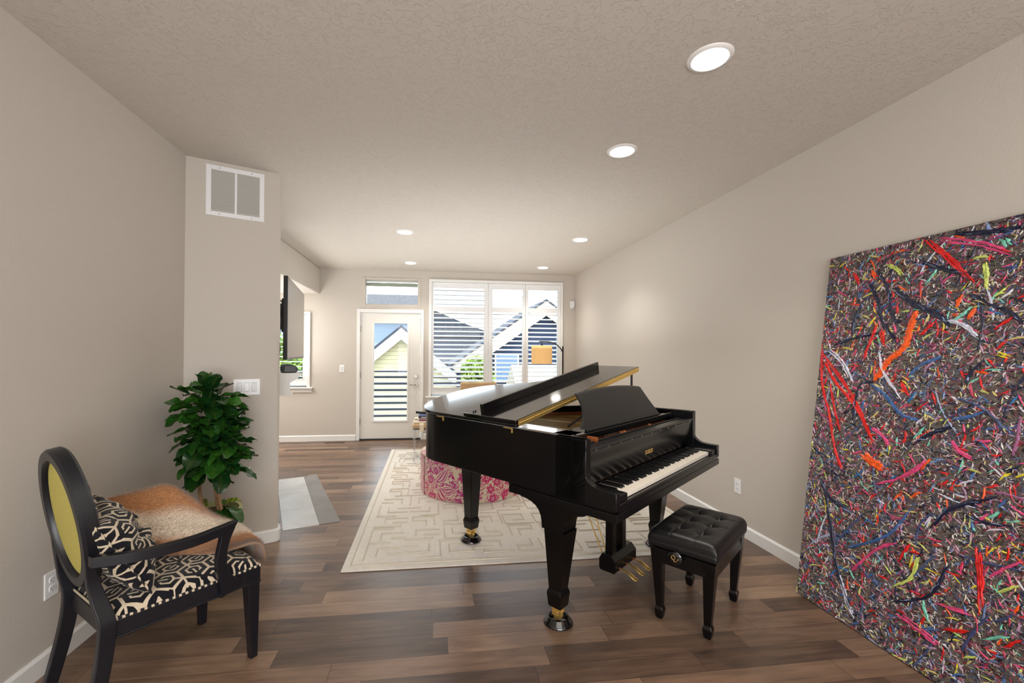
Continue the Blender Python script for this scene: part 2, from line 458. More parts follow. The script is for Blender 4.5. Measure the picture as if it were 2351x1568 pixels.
for a in [(-1.203, dx0-.006, 0, 2.12), (dx1+.006, -.138, 0, 2.12), (dx0-.006, dx1+.006, dz1+.006, 2.12)]:
    mb.box(a[0], a[1], YB-.016, YB+.001, a[2], a[3])
mb.box(dx0-.03, dx0-.004, YB, YB+.14, 0, 2.085).box(dx1+.004, dx1+.027, YB, YB+.14, 0, 2.085).box(dx0-.03, dx1+.027, YB, YB+.14, dz1+.005, 2.085)
mb.build('door_casing', MT['trim'], D, smooth=0, bevel=.003)
MB().box(dx0-.005, dx1+.005, YB-.03, YB+.12, 0, .02).build('threshold', MT['matte_black'], D, smooth=0, bevel=.003)
for z in (1.80, 1.05, .30):
    MB().tube([(dx0-.006, YB-.004, z-.05), (dx0-.006, YB-.004, z+.05)], .007, 10).box(dx0-.016, dx0+.006, YB+.004, YB+.013, z-.05, z+.05).build('hinge', MT['nickel'], D)
hx = -.262
MB().tube([(hx, YB+.012, 1.03), (hx, YB-.012, 1.03)], [.030, .026], 24).box(hx-.004, hx+.004, YB-.03, YB-.012, 1.012, 1.048).build('deadbolt', MT['nickel'], D)
MB().tube([(hx, YB+.012, .895), (hx, YB-.008, .895)], [.032, .028], 24).tube([(hx, YB, .895), (hx, YB-.045, .895), (hx-.02, YB-.055, .896), (hx-.06, YB-.052, .895), (hx-.10, YB-.048, .892)], [.012,.011,.010,.008,.006], 12).build('lever_handle', MT['nickel'], D)
MB().box(dx1-.012, dx1+.02, YB-.026, YB-.012, 1.975, 2.015).build('door_sensor', MT['plate'], D, bevel=.003)

# ------------------------------------------------ windows
def window(name, x0, x1, z0, z1, bars=(), fr=.035, transom=None, drywall=False, ymid=YB+.09):
    W_ = struct(name); mb = MB(); t = .02
    mb.box(x0, x0+fr, ymid, ymid+.05, z0, z1).box(x1-fr, x1, ymid, ymid+.05, z0, z1).box(x0, x1, ymid, ymid+.05, z0, z0+fr).box(x0, x1, ymid, ymid+.05, z1-fr, z1)
    for b in bars: mb.box(b-.03, b+.03, ymid, ymid+.05, z0, z1)
    if transom: mb.box(x0, x1, ymid-.004, ymid+.05, transom-.035, transom+.035)
    mb.build('window_frame', MT['trim'], W_, smooth=0, bevel=.003)
    ed = [x0] + list(bars) + [x1]
    for i in range(len(ed)-1):
        zz = [(z0, z1)] if not transom else [(z0, transom), (transom, z1)]
        for a, b in zz: MB().box(ed[i]+.02, ed[i+1]-.02, ymid+.022, ymid+.026, a+.02, b-.02).build('glass_pane', MT['pane'], W_, smooth=0)
    return W_
W1 = window('window_1', -1.10, -.215, 2.185, 2.61, fr=.03)
mb = MB()
for a in [(-1.125,-1.075,2.16,2.635), (-.24,-.19,2.16,2.635), (-1.075,-.24,2.16,2.20), (-1.075,-.24,2.595,2.635)]:
    mb.box(a[0], a[1], YB-.008, YB+.09, a[2], a[3])
mb.build('window_return', MT['wall'], W1, smooth=0, bevel=.006)
MB().box(-1.07, -.245, YB+.06, YB+.075, 2.50, 2.56).build('shade_cassette', mat('sage_shade_fabric', (150,160,146), .8, bmp=(300,.2)), W1, smooth=0, bevel=.004)
W2 = window('window_2', -.03, 2.185, .70, 2.60, bars=(.93, 1.565), transom=2.15)
mb = MB()
fx0, fx1, fz0, fz1 = -.056, 2.212, .70, 2.63
for a in [(fx0, fx0+.048, fz0, fz1-.045), (fx1-.038, fx1, fz0, fz1-.045), (fx0, fx1, fz1-.045, fz1)]:
    mb.box(a[0], a[1], YB-.03, YB+.03, a[2], a[3])
mb.build('window_casing', MT['trim'], W2, smooth=0, bevel=.005)
MB().box(-.105, 2.26, YB-.07, YB+.08, .682, .702).build('window_sill', MT['trim'], W2, smooth=0, bevel=.006)
MB().box(-.075, 2.23, YB-.018, YB, .60, .682).build('window_apron', MT['trim'], W2, smooth=0, bevel=.004)
W3 = window('window_3', -3.1, -1.955, .86, 2.02, bars=(-2.53,))
mb = MB()
for a in [(-3.15,-3.10,.86,2.01), (-1.965,-1.917,.86,2.01), (-3.15,-1.917,2.01,2.055)]:
    mb.box(a[0], a[1], YB-.03, YB+.03, a[2], a[3])
mb.build('window_casing', MT['trim'], W3, smooth=0, bevel=.005)
MB().box(-3.2, -1.87, YB-.06, YB+.08, .838, .86).build('window_sill', MT['trim'], W3, smooth=0, bevel=.006)
MB().box(-3.17, -1.89, YB-.018, YB, .775, .838).build('window_apron', MT['trim'], W3, smooth=0, bevel=.004)

# ------------------------------------------------ shutters
def louver_mb(x0, x1, w=.089, t=.011):
    n = 12; poly = [(w/2*math.cos(2*PI*k/n), t/2*math.sin(2*PI*k/n)) for k in range(n)]
    return MB().prism([(p[0], p[1]) for p in poly], 0, x0, x1)
def shutter(label, x0, x1, lx0, lx1, z0, z1, secs, group, name='shutter_panel'):
    """secs: (zlow, zhigh, tilt)"""
    T_ = thing(name, label, 'shutter', ((x0+x1)/2, YB+.012, z0), 0, group)
    xc = (x0+x1)/2; a0, a1, l0, l1 = x0-xc, x1-xc, lx0-xc, lx1-xc; hh = z1-z0
    MB().box(a0, l0, -.014, .014, 0, hh).build('stile', MT['shutter'], T_, smooth=0, bevel=.003)
    MB().box(l1, a1, -.014, .014, 0, hh).build('stile', MT['shutter'], T_, smooth=0, bevel=.003)
    edges = [0] + [v-z0 for s_ in secs for v in s_[:2]] + [hh]
    for i in range(0, len(edges), 2):
        MB().box(l0, l1, -.013, .013, edges[i], edges[i+1]).build('rail', MT['shutter'], T_, smooth=0, bevel=.003)
    lv = None
    for (za, zb, tilt) in secs:
        n = max(1, round((zb-za)/.0755)); p = (zb-za)/n
        for k in range(n):
            if lv is None: lv = louver_mb(l0+.002, l1-.002).build('louver', MT['shutter'], T_, smooth=60); ob = lv
            else: ob = lv.copy(); C.objects.link(ob); ob.parent = T_
            ob.location = (0, 0, za-z0+p*(k+.5)); ob.rotation_euler = (R(tilt), 0, 0)
    return T_
zs_ = (.735, 2.575)
g = 'shutter panels over the wide window'
shutter('wide left shutter panel with white louvers beside the glazed door', -.006, .926, .024, .857, .735, 2.582, [(.845, 2.105, 19), (2.185, 2.49, 24)], g)
shutter('middle shutter panel, narrow, with white louvers, behind the tan chair', .932, 1.561, 1.002, 1.518, .735, 2.582, [(.845, 2.105, 17), (2.185, 2.49, 8)], g)
shutter('right shutter panel with white louvers behind the glowing lamp shade', 1.567, 2.172, 1.613, 2.125, .735, 2.582, [(.845, 2.105, 17), (2.185, 2.49, 8)], g)
shutter('small shutter panel in the far left window beside the television', -2.525, -1.968, -2.47, -2.035, .885, 2.005, [(.99, 1.925, 4)], 'shutter panels in the far left window', 'shutter_panel')
shutter('small shutter panel behind the television mount', -3.09, -2.535, -3.03, -2.59, .885, 2.005, [(.99, 1.925, 4)], 'shutter panels in the far left window', 'shutter_panel')

# ------------------------------------------------ recessed lights
cans = [((1.237,1.779), 'largest recessed ceiling light, nearest, above the piano bench'),
        ((1.234,2.671), 'second nearest recessed ceiling light, in line behind the largest one'),
        ((1.72,4.82), 'recessed ceiling light near the right wall, third from the front'),
        ((1.705,6.47), 'small distant recessed ceiling light above the shuttered window'),
        ((-.31,4.80), 'recessed ceiling light left of centre, nearer one of the left pair'),
        ((-.325,6.44), 'small distant recessed ceiling light in front of the transom window')]
for (x, y), lb in cans:
    t = thing('recessed_light', lb, 'ceiling light', (x, y, H), 0, 'recessed ceiling lights')
    MB().lathe([(.073,-.004),(.078,-.010),(.094,-.006),(.097,0),(.073,0),(.073,-.004)], n=48, caps=False).build('trim_ring', MT['cantrim'], t, smooth=50)
    MB().lathe([(.0005,-.0045),(.074,-.0045),(.074,-.001)], n=48, caps=False).build('lens', MT['can'], t)

# ------------------------------------------------ wall fittings on angled wall
ang = math.atan2(d1[1], d1[0]); Wl = (-1.681, 3.148, 0)
def local(p, ang_=ang, o_=Wl): return (o_[0]+p[0]*math.cos(ang_)-p[1]*math.sin(ang_), o_[1]+p[0]*math.sin(ang_)+p[1]*math.cos(ang_), p[2] if len(p) > 2 else 0)
v = thing('return_air_vent', 'white metal return air grille high on the angled wall', 'vent', local((.296, 0, 2.549)), ang)
w2, h2 = .181, .177
mb = MB()
for a in [(-w2,-w2+.031,-h2,h2),(w2-.031,w2,-h2,h2),(-w2+.031,w2-.031,-h2,-h2+.031),(-w2+.031,w2-.031,h2-.031,h2),(-.008,.008,-h2+.031,h2-.031)]:
    mb.box(a[0], a[1], -.010, 0, a[2], a[3])
mb.build('grille_frame', MT['plate'], v, smooth=0, bevel=.002)
MB().box(-w2+.02, w2-.02, -.002, 0, -h2+.02, h2-.02).build('backing', MT['slot'], v, smooth=0)
blade = None
for k in range(21):
    z = -h2+.038+k*(2*h2-.076)/20
    for s_ in (-1, 1):
        if blade is None:
            blade = MB().box(-.071, .071, -.0008, .0008, -.0085, .0085).build('blade', mat('vent_blade_paint', (205,203,197), .45, bmp=(200,.02)), v, smooth=0); ob = blade
        else: ob = blade.copy(); C.objects.link(ob); ob.parent = v
        ob.location = (s_*.0795, -.0062, z); ob.rotation_euler = (R(50), 0, 0)
for sx_ in (-1, 1):
    for sz_ in (-1, 1): MB().tube([(sx_*.10, -.0095, sz_*.163), (sx_*.10, -.0125, sz_*.163)], [.0045,.003], 10).build('screw', MT['nickel'], v)
v = thing('light_switch', 'triple white rocker switch plate on the angled wall above the plant', 'light switch', local((.376, 0, 1.158)), ang)
MB().box(-.086, .086, -.006, 0, -.059, .059).build('switch_plate', MT['plate'], v, smooth=0, bevel=.004)
for k in (-1, 0, 1):
    MB().box(k*.046-.0165, k*.046+.0165, -.0075, -.005, -.034, .034).build('rocker_surround', mat('rocker_shadow_grey', (190,192,196), .4, bmp=(200,.02)) if k == -1 else bpy.data.materials['rocker_shadow_grey'], v, smooth=0)
    MB().frustum((0,0,0),(.015,.0315),(0,0,.004),(.014,.030)).build('rocker', MT['plate'], v, smooth=0, xf=Matrix.Translation((k*.046, -.0075, 0)) @ Matrix.Rotation(R(90 + (4 if k else -4)), 4, 'X'))
def outlet(loc, rz, label):
    t = thing('wall_outlet', label, 'outlet', loc, rz)
    MB().box(-.036, .036, -.006, 0, -.058, .058).build('outlet_plate', MT['plate'], t, smooth=0, bevel=.004)
    for s_ in (-1, 1):
        zc = s_*.0195
        MB().prism([(.0165*math.cos(a)*1.0, max(-.014, min(.014, .0175*math.sin(a)))) for a in [2*PI*k/24 for k in range(24)]], 1, -.009, -.005).build('socket', MT['plate'], t, smooth=30, loc=(0, 0, zc))
        MB().box(-.0075, -.0055, -.0094, -.0088, -.002, .007).box(.0055, .0075, -.0094, -.0088, -.001, .006).tube([(0,-.0088,-.008),(0,-.0094,-.008)], .0025, 8).build('slot', MT['slot'], t, smooth=0, loc=(0, 0, zc))
    return t
outlet((XR, 3.123, .371), R(90+180), 'white duplex outlet low on the right wall between piano and painting')
outlet((XL, 2.138, .372), R(90), 'white duplex outlet low on the left wall behind the oval-back chair')
t = thing('light_switch', 'single white rocker switch on the far wall left of the glazed door', 'light switch', (-1.43, YB, 1.155))
MB().box(-.038, .038, -.006, 0, -.06, .06).build('switch_plate', MT['plate'], t, smooth=0, bevel=.004)
MB().box(-.0165, .0165, -.010, -.005, -.033, .033).build('rocker', mat('rocker_white_shaded', (222,222,222), .35, bmp=(200,.02)), t, smooth=0, bevel=.002)
t = thing('motion_sensor', 'small white motion sensor in the far right corner of the room', 'sensor', (2.372, YB, 2.262))
MB().prism([(-.035,-.05),(.035,-.05),(.042,-.03),(.042,.055),(-.035,.055)], 1, -.045, 0).build('sensor_body', MT['plate'], t, smooth=0, bevel=.008, seg=3)
MB().prism([(-.03,-.075),(.028,-.075),(.035,-.048),(-.035,-.048)], 1, -.03, 0).build('sensor_lens', MT['plate'], t, smooth=0, bevel=.004)
tr = thing('floor_register', 'brown wooden floor register near the far wall', 'vent', (-1.50, 6.93, 0))
MB().box(-.15, .15, -.05, .05, 0, .005).build('register_frame', mat('dark_brown_wood', (84,58,42), .4, bmp=(100,.1)), tr, smooth=0, bevel=.002)
for k in range(8):
    MB().box(-.13+k*.034, -.112+k*.034, -.035, .035, .005, .0058).build('vent_slot', MT['slot'], tr, smooth=0)

# ------------------------------------------------ hearth, mantel, tv
hb = thing('hearth', 'pale grey tiled hearth with dark border set in the plank floor', 'hearth', (0,0,0))
A_ = np.array([-.907, 3.644]); B_ = np.array([-1.434, 5.059]); e2 = (B_-A_)/np.linalg.norm(B_-A_); e1 = np.array([-e2[1], e2[0]])  # e1 towards the wall
Ln = np.linalg.norm(B_-A_); z1_ = .004
def q2(a, b): p = A_ + e2*a + e1*b; return (p[0], p[1])
MB().prism([q2(-.0,0), q2(Ln,0), q2(Ln,.27), q2(0,.27)], 2, 0, .003).build('grout_bed', MT['grout'], hb, smooth=0)
edges = [0, .455, .93, Ln]
for i in range(3):
    MB().prism([q2(edges[i]+.004,.004), q2(edges[i+1]-.004,.004), q2(edges[i+1]-.004,.27), q2(edges[i]+.004,.27)], 2, .001, z1_).build('hearth_tile', MT['tile'], hb, smooth=0)
MB().prism([q2(-.01,-.165), q2(.0,-.002), q2(Ln+.01,-.002), q2(Ln+.04,-.14)], 2, .0005, z1_).build('border_tile', MT['tileborder'], hb, smooth=0)
fa = math.atan2(d2[1], d2[0])   # along the fireplace wall; local +y points into the wall, protrusion is -y
mt = thing('mantel_shelf', 'white moulded mantel shelf on the fireplace wall under the television', 'mantel', (cx0[0], cx0[1], 0), fa)
prof = [(0,1.233),(-.2,1.233),(-.2,1.212),(-.188,1.206),(-.165,1.185),(-.14,1.168),(-.122,1.158),(-.11,1.15),(-.11,1.074),(-.133,1.062),(-.133,1.045),(0,1.045)]
MB().prism(prof, 0, .45, 1.62).build('mantel_body', MT['trim'], mt, smooth=25)
fs_ = thing('fireplace', 'black fireplace surround at the edge of the angled wall beside the hearth', 'fireplace', (cx0[0], cx0[1], 0), fa)
MB().box(.34, 1.5, -.020, 0, .0, .60).build('surround', MT['stone'], fs_, smooth=0, bevel=.004)
MB().box(.45, 1.25, -.028, -.020, .08, .52).build('firebox_door', MT['matte_black'], fs_, smooth=0, bevel=.004)
sp = thing('center_speaker', 'grey rounded speaker lying on the mantel shelf', 'speaker', (cx0[0], cx0[1], 0), fa)
sec = [(-.06+.0,1.2335),(-.163,1.2335),(-.178,1.25),(-.178,1.27),(-.165,1.29),(-.14,1.302),(-.085,1.306),(-.066,1.30),(-.06,1.285)]
MB().prism(sec, 0, .52, .86).build('speaker_body', MT['speaker'], sp, smooth=0, bevel=.008, seg=3)
MB().box(.516, .522, -.165, -.07, 1.24, 1.295).build('speaker_end_cap', MT['tvplastic'], sp, smooth=0, bevel=.002)
# tv
pN = np.array([-.321*3.95, 3.95]); td = np.array([-math.sin(R(10)), math.cos(R(10))]); ta = math.atan2(td[1], td[0])
tv = thing('television', 'thin wall-mounted flat television angled out over the mantel', 'television', (pN[0], pN[1], 1.345), ta)
MB().box(0, 1.30, 0, .035, 0, .745).build('casing', MT['tvplastic'], tv, smooth=0, bevel=.004)
MB().box(.012, 1.288, -.0015, .001, .02, .735).build('screen', MT['screen'], tv, smooth=0)
MB().box(.35, .95, .035, .07, .2, .6).build('rear_housing', MT['tvplastic'], tv, smooth=0, bevel=.01)
MB().tube([(.10,.04,.40),(.10,.075,.42),(.42,.13,.42),(.6,.20,.42)], .016, 8).box(.08,.12,.035,.06,.25,.55).box(.55,.75,.14,.22,.3,.55).build('mount_arm', MT['matte_black'], tv, smooth=30)
MB().tube(spline([(.12,.05,.50),(.06,.09,.56),(.02,.07,.52),(.05,.06,.44),(.04,.07,.34),(.06,.08,.2),(.02,.06,.1),(.05,.08,-.02),(.16,.10,-.085)], 5), .005, 6).tube(spline([(.12,.05,.50),(.05,.10,.50),(.04,.08,.40),(.08,.07,.3),(.04,.07,.15),(.10,.09,-.05)],5), .004, 6).build('cable', MT['matte_black'], tv, smooth=60)

PA = math.atan2(.6235694, .781768); PO = (.81735, 1.80933, 0)
pn = thing('grand_piano', 'black satin grand piano with raised lid and open keyboard in the middle of the room', 'piano', PO, PA)
E_, G_ = MT['ebony'], MT['gloss']
ctl = [(0,.155),(0,.5),(0,.9),(0,1.22),(.006,1.32),(.035,1.41),(.11,1.495),(.24,1.553),(.40,1.572),(.54,1.553),(.655,1.49),(.745,1.39),(.82,1.27),(.90,1.15),(1.00,1.04),(1.13,.95),(1.29,.875),(1.41,.79),(1.475,.67),(1.49,.5),(1.49,.3),(1.49,.155)]
outl = spline(ctl, 4)
inn = offset_poly(outl, .045)
MB().ring(outl, inn, .708, 1.010).build('rim', E_, pn, smooth=30, bevel=.003)
MB().ring([p for p in offset_poly(outl, .046) if p[1] > .36], [p for p in offset_poly(outl, .052) if p[1] > .36][:len([p for p in offset_poly(outl, .046) if p[1] > .36])], .78, .965).build('inner_rim', MT['innerwood'], pn, smooth=30)
ins = offset_poly(outl, .05); ins = [p for p in ins if p[1] > .24]
MB().prism(ins, 2, .80, .812).build('soundboard', MT['innerwood'], pn, smooth=0)
# bronze plate with struts, strings
pl = [p for p in offset_poly(outl, .07) if p[1] > .34]
o = MB().ring(pl, offset_poly(pl, .09), .905, .925).build('plate', MT['bronze'], pn, smooth=0)
for (a, b) in [((.25,.34),(.22,1.35)),((.5,.34),(.45,1.45)),((.8,.34),(.62,1.42)),((1.1,.34),(.98,1.0))]:
    MB().tube([(a[0],a[1],.935),(b[0],b[1],.935)], .014, 4).build('plate_strut', MT['bronze'], pn, smooth=0)
mb = MB()
for k in range(60):
    u0 = .12+k*.0205; mb.tube([(u0,.36,.945),(max(.07, u0-.06-.001*k), 1.22-max(0,k-25)*.012,.945)], .0011, 4, False)
mb.build('strings', MT['brass'], pn, smooth=0)
MB().box(.05, 1.44, .34, .40, .90, .93).build('pin_block', MT['innerwood'], pn, smooth=0, bevel=.003)
mb = MB()
for k in range(90): mb.tube([(.1+k*.0146,.355+(k%3)*.014,.93),(.1+k*.0146,.352+(k%3)*.014,.962)], .0028, 6)
mb.build('tuning_pins', MT['nickel'], pn, smooth=0)
for u0, u1 in ((.045,.245),(1.245,1.445)):
    MB().box(u0, u1, .30, .72, .975, .992).build('side_shelf', G_, pn, smooth=0, bevel=.003)
MB().prism([(.24,.93),(.24,.975),(.90,.975),(.98,.93)], 0, .245, .262).build('wood_baffle', MT['innerwood'], pn, smooth=0)
# cheeks
chk = spline([(.0,.79),(.04,.791),(.09,.7945),(.118,.802),(.146,.823),(.160,.852),(.1665,.892),(.163,.925),(.156,.952)], 5)
cp = [(.0,.708)] + chk + [(.1545,.958),(.1545,1.010),(.33,1.010),(.33,.708)]
for u0, u1 in ((0,.035),(1.455,1.49)):
    MB().prism(cp, 0, u0, u1).build('cheek', E_, pn, smooth=30, bevel=.003)
MB().box(0, 1.49, 0, .634, .657, .697).build('keybed', E_, pn, smooth=0, bevel=.003)
MB().box(.012, 1.478, .012, .645, .695, .712).build('keybed_moulding', E_, pn, smooth=0)
MB().box(.035, 1.455, .002, .024, .697, .722).prism([(.002,.722),(.002,.728),(.008,.734),(.024,.734),(.024,.722)], 0, .035, 1.455).build('keyslip', E_, pn, smooth=20, bevel=.002)
MB().box(.035, .137, .012, .19, .70, .768).build('key_block', E_, pn, smooth=0, bevel=.008, seg=3)
MB().box(1.372, 1.455, .012, .19, .70, .768).build('key_block', E_, pn, smooth=0, bevel=.008, seg=3)
k0 = .1395; kw = 1.230/52
wk = MB().box(.0006, kw-.0006, .032, .20, .732, .7545).build('white_key', MT['ivory'], pn, smooth=0, bevel=.001, seg=1)
wk.location = (k0, 0, 0)
for i in range(1, 52):
    o = wk.copy(); C.objects.link(o); o.parent = pn; o.location = (k0+i*kw, 0, 0)
bk = None
for i in range(51):
    nt_name = 'ABCDEFG'[i % 7]
    if nt_name in 'ACDFG':
        if bk is None:
            bk = MB().frustum((0,.135,.7545),(.0058,.058),(0,.1375,.7665),(.0044,.054)).build('black_key', MT['bkey'], pn, smooth=0, bevel=.0012, seg=1); o = bk
        else: o = bk.copy(); C.objects.link(o); o.parent = pn
        o.location = (k0+(i+1)*kw, 0, 0)
MB().box(.137, 1.372, .189, .194, .750, .7555).build('key_felt', MT['felt'], pn, smooth=0)
# fallboard (open, leaning back, curved into the cheeks)
fb = spline([(.200,.768),(.190,.80),(.180,.84),(.172,.88),(.166,.92),(.160,.945)], 4)
MB().prism(fb + [(.156,.950),(.154,.957),(.160,.962),(.215,.962),(.222,.768)], 0, .036, 1.454).build('fallboard', E_, pn, smooth=30)
MB().box(.06, 1.43, .1545, .158, .9475, .951).build('hinge_rail', MT['matte_black'], pn, smooth=0)
for k in range(11): MB().box(.09+k*.128, .098+k*.128, .1525, .156, .944, .952).build('hinge_knuckle', MT['nickel'], pn, smooth=0)
# lettering on the fallboard
cu = bpy.data.curves.new('lettering', 'FONT'); cu.body = 'Boston'; cu.size = .052; cu.shear = .32; cu.extrude = .0004; cu.align_x = 'CENTER'; cu.space_character = .86
cu.materials.append(MT['gold'])
tmp = bpy.data.objects.new('tmp', cu); C.objects.link(tmp); bpy.context.view_layer.update()
lt = bpy.data.objects.new('lettering', bpy.data.meshes.new_from_object(tmp.evaluated_get(bpy.context.evaluated_depsgraph_get()))); bpy.data.objects.remove(tmp); C.objects.link(lt); lt.parent = pn
lt.location = (.752, .1765, .822); lt.rotation_euler = (R(90-8), 0, 0); lt.scale = (.84, 1.0, 1)
# rail and tray behind the fallboard, music desk
MB().box(.036, 1.454, .25, .262, .86, .955).build('action_rail', MT['matte_black'], pn, smooth=0)
for u0 in (.09, .14, .62, .66, 1.02): MB().prism([(.225,.90),(.225,.915),(.30,.955),(.30,.93)], 0, u0, u0+.018).build('action_bracket', MT['innerwood'], pn, smooth=0)
MB().box(.05, 1.44, .296, .318, .955, .990).build('tray_rail', E_, pn, smooth=0, bevel=.003)
MB().box(.05, 1.44, .318, .43, .978, .992).build('desk_tray', E_, pn, smooth=0, bevel=.003)
def dk(a, b):   # a across, b up
    wb = .505+(.415-.505)*b; side = -.03*math.sin(PI*min(1, b))*1.0
    uu = .748+(a*2-1)*(wb+side); arch = .022*(1-(a*2-1)**2)*b
    y = .325+.095*b-.012*math.sin(PI*b); z = 1.006+.178*b+arch
    return (uu, y, z)
mb = MB(); nu, nv = 36, 16
fr = [dk(i/nu, j/nv) for j in range(nv+1) for i in range(nu+1)]; bkp = [(p[0], p[1]+.014, p[2]+.004) for p in fr]
w_ = nu+1; N_ = len(fr); fs = []
for j in range(nv):
    for i in range(nu):
        a = j*w_+i; fs.append((a,a+1,a+w_+1,a+w_)); fs.append((a+N_,a+w_+N_,a+w_+1+N_,a+1+N_))
bd = [i for i in range(w_)] + [j*w_+nu for j in range(1,nv+1)] + [nv*w_+i for i in range(nu-1,-1,-1)] + [j*w_ for j in range(nv-1,0,-1)]
for i in range(len(bd)): a, b = bd[i], bd[(i+1)%len(bd)]; fs.append((a,a+N_,b+N_,b))
md = mb.add(fr+bkp, fs).build('music_desk', MT['desk'], pn, smooth=50)
MB().box(.27, 1.23, .308, .328, .992, 1.006).build('desk_ledge', MT['desk'], md, smooth=0, bevel=.003)
for u0 in (.36, .74, 1.12): MB().tube([(u0,.34,.993),(u0,.345,1.008)], .006, 8).build('desk_hinge', MT['nickel'], md)
for u0 in (.33, 1.16): MB().tube([(u0,.36,1.08),(u0+.0,.47,.995)], .007, 6).build('desk_support', MT['matte_black'], md)
# lid, raised 10 degrees about the bass edge
LT = Matrix.Translation((-.012, 0, 1.014)) @ Matrix.Rotation(R(-10), 4, 'Y')
lo = offset_poly(outl, -.014); lo = [(p[0]+.012, p[1]) for p in lo if p[1] > .60]
lo = [(lo[0][0], .572)] + lo + [(lo[-1][0], .572)]
MB().prism(lo, 2, 0, .020).build('lid', G_, pn, smooth=30, bevel=.005, xf=LT, seg=3)
LW = 1.49+.026
MB().box(0, LW, .572, .985, .0215, .042).build('folded_lid_flap', G_, pn, smooth=0, bevel=.004, xf=LT, seg=3)
MB().box(.05, 1.412, .862, .884, .042, .092).build('flap_lip', G_, pn, smooth=0, bevel=.002, xf=LT)
for k in range(6): MB().lathe([(.004,.092),(.004,.0945),(.0005,.095)], (.16+k*.22, .873, 0), 8).build('bumper', MT['nickel'], pn, xf=LT)
for k in range(2): MB().lathe([(.005,.042),(.004,.05)], (.035+k*.018, .93, 0), 8).build('bumper', MT['matte_black'], pn, xf=LT)
MB().box(.02, LW-.01, .5695, .572, .003, .0385).tube([(.02,.5688,.0208),(LW-.01,.5688,.0208)], .0022, 8).build('lid_hinge', MT['brass'], pn, smooth=30, xf=LT)
mb = MB()
for k in range(16):
    for z in (.008, .033): mb.lathe([(.0035,0),(.002,.0015)], (0,0,0), 8, True) if 0 else mb.tube([(.03+k*.097+(.03 if z > .02 else 0), .5695, z), (.03+k*.097+(.03 if z > .02 else 0), .5680, z)], .0028, 8)
mb.build('hinge_screws', MT['nickel'], pn, smooth=0, xf=LT)
MB().tube([(1.405,.598,.985),(1.405,.598,1.262)], .0085, 10).tube([(1.405,.598,.985),(1.405,.598,1.0)], .014, 10).build('lid_prop', MT['matte_black'], pn)
for v0 in (1.222, .642):
    MB().box(-.004, .0, v0-.03, v0+.03, 1.003, 1.008).box(-.004, .0, v0-.034, v0-.026, .982, 1.008).tube([(-.003,v0-.03,1.006),(-.003,v0+.03,1.006)], .0028, 8).build('side_hinge', MT['brass'], pn, smooth=30)
# legs
def leg(cu_, cv, top, z0=.095, lean=(0,0)):
    mb = MB()
    mb.frustum((cu_,cv,.19),.0365,(cu_+lean[0],cv+lean[1],top),.062)
    mb.frustum((cu_,cv,.165),.0445,(cu_,cv,.19),.0365)
    mb.frustum((cu_,cv,z0),.0375,(cu_,cv,.165),.0445)
    return mb
def leg_asm(cu_, cv, top, lean=(0,0), bracket=0, zf=0):
    l = leg(cu_, cv, top, .095+zf, lean).build('leg', E_, pn, smooth=0, bevel=.003)
    MB().box(cu_-.026, cu_+.026, cv-.026, cv+.026, .078+zf, .098+zf).box(cu_-.032, cu_-.014, cv-.02, cv+.02, .052+zf, .080+zf).box(cu_+.014, cu_+.032, cv-.02, cv+.02, .052+zf, .080+zf).build('caster', MT['brass'], l, smooth=0, bevel=.004)
    MB().tube([(cu_-.012, cv, .045+zf), (cu_+.012, cv, .045+zf)], .024, 20).build('caster_wheel', MT['brass'], l)
    if bracket:
        a, b = cu_-.062, cu_+.062
        P = [(.575,.657),(.575,.632),(.535,.628),(.50,.620),(.47,.605),(.45,.585),(.437,.56),(.432,.53),(.43,.50),(.30,.50),(.295,.54),(.285,.57),(.265,.595),(.24,.61),(.20,.617),(.175,.625),(.175,.657)]
        P = [(p[0]+cv-.365, p[1]) for p in P]
        MB().prism(P, 0, a, b).build('leg_bracket', E_, l, smooth=0, bevel=.002)
    return l
leg_asm(.115, .385, .50, (-.0,-.012), 1)
leg_asm(1.372, .385, .50, (0,-.012), 1, .0105)
leg_asm(.460, 1.405, .708, (0,0), 0, .012)
MB().box(.38, .54, 1.325, 1.485, .690, .712).build('leg_plate', E_, pn, smooth=0, bevel=.003)
MB().box(.05, 1.44, .55, .62, .66, .72).build('cross_beam', E_, pn, smooth=0, bevel=.003)
for (cu_, cv, zf, lb) in ((.120,.388,0,'black glossy caster cup under the near left piano leg'), (1.372,.385,.0105,'black glossy caster cup under the right piano leg behind the bench'), (.460,1.405,.0125,'black glossy caster cup on the rug under the rear piano leg')):
    x, y, _ = local((cu_, cv, 0), PA, PO)
    t = MB().lathe([(.072,0),(.077,.004),(.0765,.010),(.068,.018),(.060,.030),(.055,.036),(.048,.036),(.044,.030),(.040,.018),(.0005,.016)], n=48).build('caster_cup', G_, None, smooth=50, loc=(x, y, zf))
    tag(t, lb, 'caster cup', 'caster cups')
